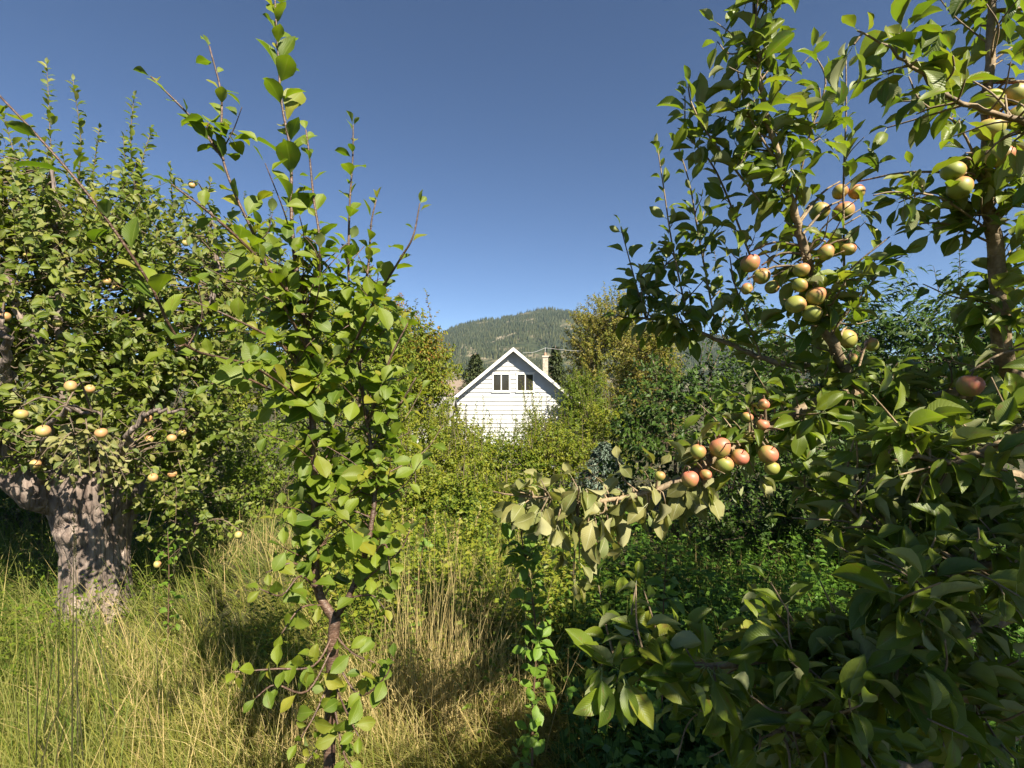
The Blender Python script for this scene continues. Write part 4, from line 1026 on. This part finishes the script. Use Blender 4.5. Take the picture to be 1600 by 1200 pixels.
    E = [[2.55, .3, 2.75, .8, .9, .55], [2.5, 1.3, 2.5, .7, .7, .6], [2.8, 2.0, 2.9, .8, .8, .7], [2.35, -.5, 2.6, .6, .7, .5], [2.3, .9, 1.6, .5, .6, .5], [1.9, .25, 1.35, .35, .35, .45], [1.55, -.4, 2.45, .6, .6, .42], [1.95, .05, 2.15, .5, .5, .45], [2.2, -.95, 2.9, .7, .6, .5]]
    infront = lambda p: (p[:, 1] > .05) & (np.abs(p[:, 0] / np.maximum(p[:, 1], .05)) < 1.02) & (np.abs((p[:, 2] - CAM_H) / np.maximum(p[:, 1], .05)) < .8)
    Ls = Leaves()
    crown(T, Ls, E, limbs, 640, .35, 12, .08, up=.2, r0=.004, avoid=infront)
    crown(T, Ls, E[6:9], limbs, 90, .35, 12, .085, up=.2, r0=.004, avoid=infront)
    # fruit spurs
    tw = []; allb = np.concatenate([LB[k] for k in 'ABCDE'])
    for px, py, wv, bl_, cl in RIGHT_FRUIT:
        st = 1 / math.cos(math.atan(abs(px - 800) / 800)); d = 800 * .066 * (st ** .8) / wv
        lo, hi = {'a': (1.0, 1.35), 'b': (1.35, 1.6), 'c': (1.35, 1.5), 'd': (1.3, 1.42), 'e': (1.4, 1.62), 'f': (1.3, 1.4), 'g': (1.4, 1.5), 'h': (1.3, 1.44), 'i': (1.45, 1.6)}[cl]
        d = min(max(d, lo), hi); p = P(px, py, d); r_ = .94 * wv / 2 * d / 800 / st ** .6
        near = allb[np.linalg.norm(allb - p, axis=1).argmin()]; tp = p + UP * (r_ * .75 + .014)
        c = spline([near, near * .45 + tp * .55 + UP * .02, tp], 7); T.add(c, np.linspace(.0045, .0025, 7), 5)
        rosette(Lp if cl in 'hg' and rng.random() < .5 else L, c[3] + UP * .01, nrm(UP + np.array([0, .8, 0])), 4, .065, .25, .5)
        tw.append((p, r_, bl_, cl))
    # leaves that would stand right in front of the lens do not exist in this gap
    o = T.build('twigs', M['apple_bark'], t, base); o['kind'] = 'stuff'
    def clear(Lv):
        A = clear_fruit(Lv.arr(), tw); dd = np.linalg.norm(A[:, :3] - np.array([0, 0, CAM_H]), axis=1)
        return A[dd > .82]
    build_leaves(clear(L), 'apple', 'apple_leaf', t, base, 230)
    build_foliage(clear(Ls), 'mid', 'apple_leaf', t, base)
    build_leaves(clear(Lp), 'limp', 'pale_leaf', t, base, 70)
    return tw
right_fruit = right_apple()

# ------------------------------------------------------------------ apples
def apple_mesh(seed, mat):
    rg = np.random.default_rng(seed); nt_, na = 14, 20
    th = np.linspace(0.06, math.pi - .06, nt_); a = np.arange(na) * 2 * math.pi / na
    TH, A = np.meshgrid(th, a, indexing='ij')
    r_ = 1 + .04 * np.cos(2 * TH) + .10 * np.cos(TH) * np.sin(TH) ** 2
    lobes = 1 + .025 * np.cos(5 * A + rg.random() * 6) * np.clip((TH - 1.4) / 1.6, 0, 1) + .03 * np.cos(A * 2 + rg.random() * 6) * np.sin(TH) + .06 * np.cos(A + rg.random() * 6) * np.clip(np.cos(TH) + .6, 0, 1)
    rho = r_ * np.sin(TH) * lobes
    z = r_ * np.cos(TH) * .9 - .28 * np.exp(-(rho / .22) ** 2) * np.sign(np.cos(TH)) * np.where(np.cos(TH) > 0, 1, .6)
    v = np.stack([rho * np.cos(A), rho * np.sin(A), z], -1).reshape(-1, 3)
    i = np.arange(nt_ - 1)[:, None] * na; j = np.arange(na)[None]; j2 = (j + 1) % na
    f = np.stack([i + j, i + na + j, i + na + j2, i + j2], -1).reshape(-1, 4)
    n0 = len(v); v = np.vstack([v, [[0, 0, v[:na, 2].mean()], [0, 0, v[-na:, 2].mean()]]])
    k = (nt_ - 1) * na
    f = np.vstack([f, [[x, (x + 1) % na, n0, n0] for x in range(na)], [[k + (x + 1) % na, k + x, n0 + 1, n0 + 1] for x in range(na)]])
    me = bpy.data.meshes.new('apple'); me.from_pydata(v.tolist(), [], [list(dict.fromkeys(q)) for q in f.tolist()])
    me.polygons.foreach_set('use_smooth', np.ones(len(me.polygons), bool)); me.materials.append(mat); me.update()
    return me

def apple_mat(name, green, red):
    m, t, out = newmat(name); L = t.links.new
    tc = N(t, 'ShaderNodeTexCoord'); at = N(t, 'ShaderNodeAttribute', attribute_name='blush'); at.attribute_type = 'OBJECT'
    oi = N(t, 'ShaderNodeObjectInfo')
    mp = N(t, 'ShaderNodeMapping'); mp.inputs['Scale'].default_value = (3.5, 3.5, 0.7); L(tc.outputs['Object'], mp.inputs[0])
    n1 = N(t, 'ShaderNodeTexNoise', i_Scale=2.2, i_Detail=5.0); L(mp.outputs[0], n1.inputs[0])
    n2 = N(t, 'ShaderNodeTexVoronoi', i_Scale=9.0); L(tc.outputs['Object'], n2.inputs[0])
    sp = N(t, 'ShaderNodeSeparateXYZ'); L(tc.outputs['Object'], sp.inputs[0])
    side = mth(t, 'ADD', mth(t, 'MULTIPLY', sp.outputs[0], .6), mth(t, 'MULTIPLY', sp.outputs[2], .55))
    fac = mth(t, 'ADD', mth(t, 'ADD', side, mth(t, 'MULTIPLY', mth(t, 'SUBTRACT', n1.outputs[0], .5), 1.2)), mth(t, 'SUBTRACT', mth(t, 'MULTIPLY', at.outputs['Fac'], 1.3), .30))
    fr = ramp(t, [(0.0, (0, 0, 0)), (.95, (.9, .9, .9))]); L(fac, fr.inputs[0])
    col = mixc(t, fr.outputs[0], mixc(t, oi.outputs['Random'], green[0], green[1]), red)
    dots = mth(t, 'LESS_THAN', n2.outputs['Distance'], .09)
    col = mixc(t, mth(t, 'MULTIPLY', dots, .35), col, (.5, .45, .25))
    pr = N(t, 'ShaderNodeBsdfPrincipled'); L(col, pr.inputs['Base Color']); pr.inputs['Roughness'].default_value = .48
    pr.inputs['Subsurface Weight'].default_value = 0.0
    L(pr.outputs[0], out.inputs[0]); return m

am = apple_mat('apple_skin', ((.20, .24, .045), (.28, .28, .06)), (.50, .14, .10))
am2 = apple_mat('small_apple_skin', ((.30, .31, .08), (.40, .36, .12)), (.45, .22, .10))
AM = [apple_mesh(i, am) for i in range(4)]; AM2 = [apple_mesh(i + 9, am2) for i in range(3)]
Ts = Tubes(); Ts.add(spline([[0, 0, .5], [.03, .02, .9], [.10, .0, 1.3]], 6), np.linspace(.05, .06, 6), 6)
stalk_o = Ts.build('stalk', M['twig'], None, np.zeros(3)); STALK = stalk_o.data; bpy.data.objects.remove(stalk_o)
cv, cf = [], []
for k in range(5):      # dried calyx: five little sepals
    a = k * 1.2566; c_, s_ = math.cos(a), math.sin(a); n = len(cv)
    cv += [(.05 * -s_, .05 * c_, -.70), (.05 * s_, -.05 * c_, -.70), (.16 * c_, .16 * s_, -.90), (.02 * c_, .02 * s_, -.75)]
    cf += [(n, n + 1, n + 2), (n, n + 3, n + 1)]
CALYX = mesh('calyx', np.array(cv), np.array(cf), M['stem'], smooth=False)
LABEL = {
    'a': ['red-flushed apple pressed against the thin side branch of the shaded cluster', 'orange-cheeked apple topmost in the shaded high cluster', 'plain green apple below the red-flushed one in the shaded high cluster', 'wide green apple beside the plain green one in the shaded high cluster', 'long yellow-green apple lowest of the shaded stack near the branch', 'faintly blushed apple of the shaded pair hanging apart below the branch', 'greenest and lower apple of the shaded pair hanging apart'],
    'b': ['red-cheeked apple of the pair against the sky, touching the tall limb leaves', 'red-cheeked apple of the pair against the sky, outer one', 'large yellow apple with orange cheek hanging under the red pair', 'dull green apple tucked in leaves beside the sky cluster'],
    'c': ['large deep-blushed apple on the outer side of the tall limb', 'green apple beside the large deep-blushed one on the tall limb', 'very small red apple lowest on the outer side of the tall limb', 'half-blushed apple between the outer apples and the dense green cluster'],
    'd': ['clear green apple at the lower outer edge of the dense cluster', 'blushed round apple in the middle of the dense cluster', 'green apple at the bottom of the dense cluster', 'small green apple just above the dense cluster', 'green apple at the top of the dense cluster', 'orange-cheeked apple half hidden behind the tall limb', 'yellow apple alone between tall limb and sky cluster'],
    'e': ['peach-cheeked apple in full sun above the thick bough', 'smaller peach apple beside the full-sun one above the thick bough', 'little yellowish apple beneath the full-sun peach-cheeked apple'],
    'f': ['single large reddish apple beside the foot of the upright limb'],
    'g': ['bright red apple topmost of the trio above the fruiting bough', 'dull red apple on the shaded outer side of the red trio', 'deep red apple touching the fruiting bough below the bright red one'],
    'h': ['yellow apple with orange top half behind a leaf on the low bough', 'largest orange-cheeked apple at the top of the low bough cluster', 'yellow-green apple under the largest orange-cheeked one', 'orange-topped apple partly covered near the sawn stub of the low bough', 'orange-capped apple hanging apart at the thick end of the low cluster', 'small green apple under the orange-capped apple', 'large salmon-pink apple lowest on the fruiting bough', 'small rose-red apple touching the large salmon-pink one', 'small green apple alone at the thin end of the low cluster'],
    'i': ['small pinkish apple hanging below the pale wilted leaves'],
}
def put_apple(p, r_, blush, label, group, meshes):
    o = link('apple', meshes[rng.integers(len(meshes))], None, p); o.scale = (r_ * rng.uniform(.95, 1.05), r_ * rng.uniform(.93, 1.05), r_ * rng.uniform(.88, 1.05))
    o.rotation_euler = (rng.normal() * .35, rng.normal() * .35, rng.uniform(-.9, .9)); o['blush'] = float(blush) * .85
    tag(o, label, 'apple', group)
    link('stalk', STALK, o); link('calyx', CALYX, o)
COUNT = {}
for p, r_, b_, cl in right_fruit:
    COUNT[cl] = COUNT.get(cl, 0) + 1
    put_apple(p, r_, b_, LABEL[cl][COUNT[cl] - 1], {'a': 'shaded apples high on the upright limb', 'b': 'apples against the sky', 'c': 'red-cheeked apples', 'd': 'dense green apple cluster', 'e': 'apples above the thick bough', 'f': 'single apple', 'g': 'deep red apple trio', 'h': 'apples on the low fruiting bough', 'i': 'hanging apple'}[cl], AM)
for i, (p, r_) in enumerate(old_fruit):
    put_apple(p, r_, rng.uniform(.15, .75), 'small yellowish apple among the pale wilted leaves of the old apple tree' if 95 < OLD_FRUIT[i][0] < 165 and 590 < OLD_FRUIT[i][1] < 690 else
              'small green apple on the drooping twigs beside the old trunk' if OLD_FRUIT[i][0] > 200 and OLD_FRUIT[i][1] > 600 else
              'small apple on the old thick limb side of the old apple tree, low down' if OLD_FRUIT[i][1] > 600 else
              'small yellow-green apple high in the crown of the old apple tree', 'small apples on the old tree', AM2)

# ------------------------------------------------------------------ saplings
def sapling(label, pts, size, spacing, r0, mat='sap_leaf', nbr=10):
    c0 = np.array(pts[0]); base = c0.copy(); base[2] = float(terr(base[0], base[1]))
    t = thing('sapling', label, 'sapling', base, 'young saplings in the grass')
    T, L = Tubes(), Leaves()
    c = shoot(T, L, [base - UP * .03] + [np.array(q) for q in pts], r0, .0018, spacing, size, open_=.85, up=.05, t0=.03, hint_rand=.4, taper_leaf=.2)
    branchlets(T, L, c, .05, .9, nbr, .06, size, 5, r0=.002, up=.3, rosette_share=.6, spacing=.02)
    T.build('stem', M['stem'], t, base); build_leaves(L, 'sap', mat, t, base, 200)
sapling('slender bright green sapling standing below the tip of the bough', [P(832, 1300, 1.7), P(832, 1120, 1.7), P(838, 1000, 1.7), P(826, 900, 1.7), P(815, 840, 1.7), P(812, 785, 1.7)], .052, .014, .005, nbr=34)
sapling('short dark sapling rising from the shaded undergrowth', [P(1034, 1150, 2.15), P(1036, 1000, 2.15), P(1038, 920, 2.15), P(1045, 830, 2.15)], .07, .035, .005, 'sap_leaf', 6)
sapling('leggy sapling with drooping leaves beside the old trunk', [P(262, 1000, 3.0), P(264, 900, 3.0), P(262, 830, 3.0)], .05, .03, .005, nbr=8)
sapling('thin sapling between plum sapling and dry grass', [P(655, 1080, 2.6), P(650, 950, 2.7), P(660, 860, 2.7), P(668, 800, 2.7)], .035, .03, .004, nbr=8)

# ------------------------------------------------------------------ grass, straw and undergrowth
def blades(pos, length, width, lean, az, rnd, seg=3, curve=1.0):
    """n curved blades as one mesh"""
    n = len(pos); s = np.linspace(0, 1, seg + 1)
    dirh = np.stack([np.cos(az), np.sin(az), az * 0], -1); side = np.stack([-np.sin(az), np.cos(az), az * 0], -1)
    rot = rng.random(n) * 6.28; side = side * np.cos(rot)[:, None] + dirh * np.sin(rot)[:, None]
    V = []
    for k in s:
        ang = lean * (0.35 + 0.65 * k * curve)
        c = pos + dirh * (length * k * np.sin(ang))[:, None] + UP * (length * k * np.cos(ang))[:, None]
        wv = (width * (1 - k ** 2 * .95))[:, None] * .5
        V += [c - side * wv, c + side * wv]
    V = np.stack(V, 1); m = V.shape[1]
    f = []
    for k in range(seg): f += [[2 * k, 2 * k + 1, 2 * k + 3], [2 * k, 2 * k + 3, 2 * k + 2]]
    f = np.array(f)[None] + (np.arange(n) * m)[:, None, None]
    luv = np.zeros((n, m, 3)); luv[..., 2] = rnd[:, None]; luv[..., 0] = np.repeat(s, 2)[None]
    return V.reshape(-1, 3), f.reshape(-1, 3), luv.reshape(-1, 3)

def scatter(n, y0, y1, x0=-1.15, x1=1.15, pw=1.4):
    u = rng.random(n); y = (y0 ** (1 - pw) + u * (y1 ** (1 - pw) - y0 ** (1 - pw))) ** (1 / (1 - pw))
    x = rng.uniform(x0, x1, n) * y
    return x, y

def build_grass():
    nt_ = 18000; bl = 9                     # tufts, blades per tuft
    x, y = scatter(nt_, 1.5, 15, -1.2, .9)
    tr = P(150, 985, 3.6); keep = (np.hypot(x - tr[0], y - tr[1]) > .3)
    den = fbm(np.stack([x * 1.1, y * 1.1, x * 0 + 9], -1), 3)
    right = smooth01((x - .1) / .8)          # thinner under the apple tree, herbs grow there instead
    keep &= rng.random(nt_) > right * .8
    keep &= fbm(np.stack([x * 5, y * 5, x * 0 + 19], -1), 2) + .15 * rng.random(nt_) > .45     # gaps where the dark floor shows
    x, y, den = x[keep], y[keep], den[keep]; nt_ = len(x)
    big = rng.uniform(.45, 1.35, nt_) * (.5 + 1.0 * den)
    dry = np.clip(fbm(np.stack([x * .8 + 4, y * .8, x * 0 + 30], -1), 3) * 1.7 - .48 + rng.normal(size=nt_) * .2, 0, .98)
    wind = 2.6 + 2.2 * (fbm(np.stack([x * .6, y * .6, x * 0 + 2], -1), 2) - .5) * 3
    rep = lambda a: np.repeat(a, bl)
    n = nt_ * bl; a = rng.random(n) * 6.28; rad = np.abs(rng.normal(size=n)) * .035 * (rep(y) / 2.5) ** .6
    px_, py_ = rep(x) + np.cos(a) * rad, rep(y) + np.sin(a) * rad
    pos = np.stack([px_, py_, terr(px_, py_) - .01], -1)
    # outward lean of the tuft plus the common lay of the grass
    ax = np.cos(a) * .7 + np.cos(rep(wind)) * .9 + rng.normal(size=n) * .35; ay = np.sin(a) * .7 + np.sin(rep(wind)) * .9 + rng.normal(size=n) * .35
    tall = np.clip(rep(big), .3, 1.6) * rng.uniform(.14, .46, n) * np.clip(1.25 - rep(y) / 14, .35, 1)
    lean = np.clip(np.abs(rng.normal(1.05, .5, n)), .05, 1.8)
    v, f, l = blades(pos, tall, np.clip(.002 * rep(y) ** .8, .0034, .016) * rng.uniform(.6, 1.3, n), lean, np.arctan2(ay, ax), np.clip(rep(dry) + rng.normal(size=n) * .12, 0, .99), 3, 1.3)
    o = link('grass', mesh('grass', v, f, M['grass'], l)); tag(o, 'long matted green and golden grass covering the orchard floor', 'grass', kind='stuff')
    # dry stalks standing among it
    n = 1200; x, y = scatter(n, 1.6, 8, -1.15, .25)
    keep = rng.random(n) < smooth01((fbm(np.stack([x * .9, y * .9, x * 0 + 50], -1), 3) - .35) / .3); x, y = x[keep], y[keep]; n = len(x)
    v, f, l = blades(np.stack([x, y, terr(x, y)], -1), rng.uniform(.3, .7, n), np.full(n, .0024) * (y / 2.5) ** .5, np.clip(rng.normal(.6, .4, n), 0, 1.4), rng.normal(2.6, 1.0, n), rng.random(n), 3, .8)
    o = link('dry_grass', mesh('dry_grass', v, f, M['straw'], l)); tag(o, 'thin dry grass stalks standing through the green grass', 'grass', kind='stuff')
build_grass()

def straw_clump(label, px, py, d, n, h, spread, heads=12, mat='straw', width=.0045, group='dry grass clumps', lean=.35):
    b = P(px, py, d); b[2] = float(terr(b[0], b[1])); t = thing('grass_clump', label, 'grass', b, group)
    pos = np.stack([rng.normal(size=n) * spread, rng.normal(size=n) * spread * .7, np.zeros(n)], -1)
    ln = h * rng.uniform(.45, 1.1, n); le = np.abs(rng.normal(0, lean, n)); az = rng.random(n) * 6.28
    v, f, l = blades(pos, ln, np.full(n, width), le, az, rng.random(n), 4, 1.0)
    o = link('stalks', mesh('stalks', v, f, M[mat], l), t); o['kind'] = 'stuff'
    for k in np.argsort(-ln)[:heads]:         # feathery seed head: many short scales round the tip
        ang = le[k]; dh = np.array([math.cos(az[k]), math.sin(az[k]), 0]); tip = pos[k] + dh * ln[k] * math.sin(ang) + UP * ln[k] * math.cos(ang)
        ax = nrm(dh * math.sin(ang) + UP * math.cos(ang)); L = Leaves(); m = 34; s = rng.random(m)
        L.add(tip - ax * (.13 * s)[:, None], ax + perp(np.tile(ax, (m, 1)), m) * .45, rdir(m), .017 * (1 - .5 * np.abs(s - .5)))
        hd = build_foliage(L.arr(), 'long', mat, t, np.zeros(3), 'seed_head')
        if 'kind' in hd: del hd['kind']
straw_clump('tall straw clump with seed heads between the two saplings', 668, 1080, 2.55, 200, 1.0, .13, 18, width=.0035, lean=.25)
straw_clump('broad fallen straw clump at the edge of the dark undergrowth', 715, 1120, 2.5, 620, .62, .2, 6, lean=.95, width=.0038)
straw_clump('low straw tuft close behind the plum stem', 620, 1150, 2.35, 420, .55, .22, 6, lean=.8, width=.0035)
straw_clump('dry tuft in the shade of the plum sapling', 400, 1120, 2.3, 300, .5, .26, 5, lean=.8, width=.0035)
straw_clump('pale dry grass bank between old trunk and plum sapling', 400, 880, 4.6, 260, .5, .45, 10, lean=.8, width=.005)
straw_clump('golden dry grass tuft in the sun below the old trunk', 210, 1130, 2.5, 260, .45, .3, 5, width=.0035, lean=.9)
straw_clump('thin dry grass tuft beside the bright slender sapling', 770, 960, 3.4, 160, .7, .2, 8, lean=.5)
straw_clump('dry brambly tuft below the fruiting bough', 1180, 800, 4.2, 140, .4, .35, 4, lean=1.0, width=.004)
M['dstalk'] = leaf_mat('dark_stalk', [(.02, .025, .012), (.04, .04, .02), (.06, .05, .03)], (.04, .04, .02), trans=.05, **far)
straw_clump('dark bare stalks standing in front of the old trunk', 95, 1180, 1.95, 14, 1.1, .10, 4, 'dstalk', .006, 'dark stalk clumps', .16)
straw_clump('dark wiry stalks beside the plum sapling shade', 250, 1150, 2.2, 9, .9, .10, 3, 'dstalk', .004, 'dark stalk clumps', .2)

def undergrowth():
    n = 9200; x, y = scatter(n, 1.2, 6.5, .0, 1.1, 1.2)
    keep = rng.random(n) < smooth01((x + .05 - .06 * y) / .5) ; x, y = x[keep], y[keep]; n = len(x)
    hgt = rng.uniform(.05, .5, n) * (.4 + fbm(np.stack([x * 1.5, y * 1.5, x * 0], -1), 3))
    g = np.stack([x, y, terr(x, y)], -1); tip = g + np.stack([rng.normal(size=n) * .06, rng.normal(size=n) * .06, hgt], -1)
    T = Tubes(); T.prisms(g, tip, .0022, .0013)
    L = Leaves(); m = 6
    s = rng.uniform(.35, 1.0, (n, m)); p = (g[:, None] + (tip - g)[:, None] * s[..., None]).reshape(-1, 3)
    a = rng.random(n * m) * 6.28
    L.add(p, np.stack([np.cos(a), np.sin(a), rng.normal(.15, .25, n * m)], -1), UP + rdir(n * m) * .55, rng.uniform(.03, .075, n * m), np.repeat(rng.random(n), m) * .6 + rng.random(n * m) * .4)
    o = build_foliage(L.arr(), 'mid', 'herb', None, np.zeros(3), 'undergrowth'); tag(o, 'dense leafy herbs in the shade under the big apple tree', 'undergrowth', kind='stuff')
    s_ = T.build('undergrowth_stems', M['herb'], o, np.zeros(3))
    n = 1500; x, y = rng.uniform(-2.0, .55, n), rng.uniform(2.9, 7.2, n)
    keep = (np.abs(x / y + .12) < .26) & (fbm(np.stack([x * 1.3, y * 1.3, x * 0 + 60], -1), 3) + .12 * rng.random(n) > .47); x, y = x[keep], y[keep]; n = len(x)
    g = np.stack([x, y, terr(x, y)], -1); tip = g + np.stack([rng.normal(size=n) * .1, rng.normal(size=n) * .1, rng.uniform(.2, .62, n)], -1)
    T = Tubes(); T.prisms(g, tip, .003, .0015); L = Leaves(); m = 16
    s = rng.uniform(.15, 1.0, (n, m)); p = (g[:, None] + (tip - g)[:, None] * s[..., None]).reshape(-1, 3); a = rng.random(n * m) * 6.28
    L.add(p, np.stack([np.cos(a), np.sin(a), rng.normal(.3, .3, n * m)], -1), UP * .4 + SUN * .6 + rdir(n * m) * .6, rng.uniform(.03, .065, n * m), np.repeat(rng.random(n), m) * .6 + rng.random(n * m) * .4)
    o = build_foliage(L.arr(), 'mid', 'yg', None, np.zeros(3), 'sucker_weeds'); tag(o, 'yellow-green suckers and weeds spilling out of the thicket into the grass', 'weeds', kind='stuff')
    T.build('weed_stems', M['herb'], o, np.zeros(3))
    # low weeds along the left edge and behind the trunk
    n = 2600; x, y = scatter(n, 2.2, 9, -1.1, .3, 1.1); keep = fbm(np.stack([x, y, x * 0 + 80], -1), 3) > .5; x, y = x[keep], y[keep]; n = len(x)
    g = np.stack([x, y, terr(x, y)], -1); L = Leaves(); m = 8
    p = (g[:, None] + np.stack([rng.normal(size=(n, m)) * .04, rng.normal(size=(n, m)) * .04, rng.uniform(.05, .4, (n, m))], -1)).reshape(-1, 3)
    a = rng.random(n * m) * 6.28
    L.add(p, np.stack([np.cos(a), np.sin(a), rng.normal(.2, .25, n * m)], -1), UP + rdir(n * m) * .5, rng.uniform(.02, .045, n * m))
    o = build_foliage(L.arr(), 'mid', 'sap_far' if 'sap_far' in M else 'gr', None, np.zeros(3), 'weeds'); tag(o, 'scattered leafy weeds growing through the long grass', 'weeds', kind='stuff')
undergrowth()

# ------------------------------------------------------------------ the air
def build_haze():
    m, t, out = newmat('haze_air')
    pv = N(t, 'ShaderNodeVolumePrincipled'); pv.inputs['Color'].default_value = (0.52, 0.72, 1.0, 1)
    pv.inputs['Density'].default_value = 0.00004; pv.inputs['Anisotropy'].default_value = 0.1
    t.links.new(pv.outputs[0], out.inputs['Volume'])
    o = link('haze', mesh('haze', *box(-4700, 4700, -1700, 4200, -40, 520), m, smooth=False)); tag(o, 'thin pale blue air between orchard and mountain', 'haze', kind='stuff')
build_haze()
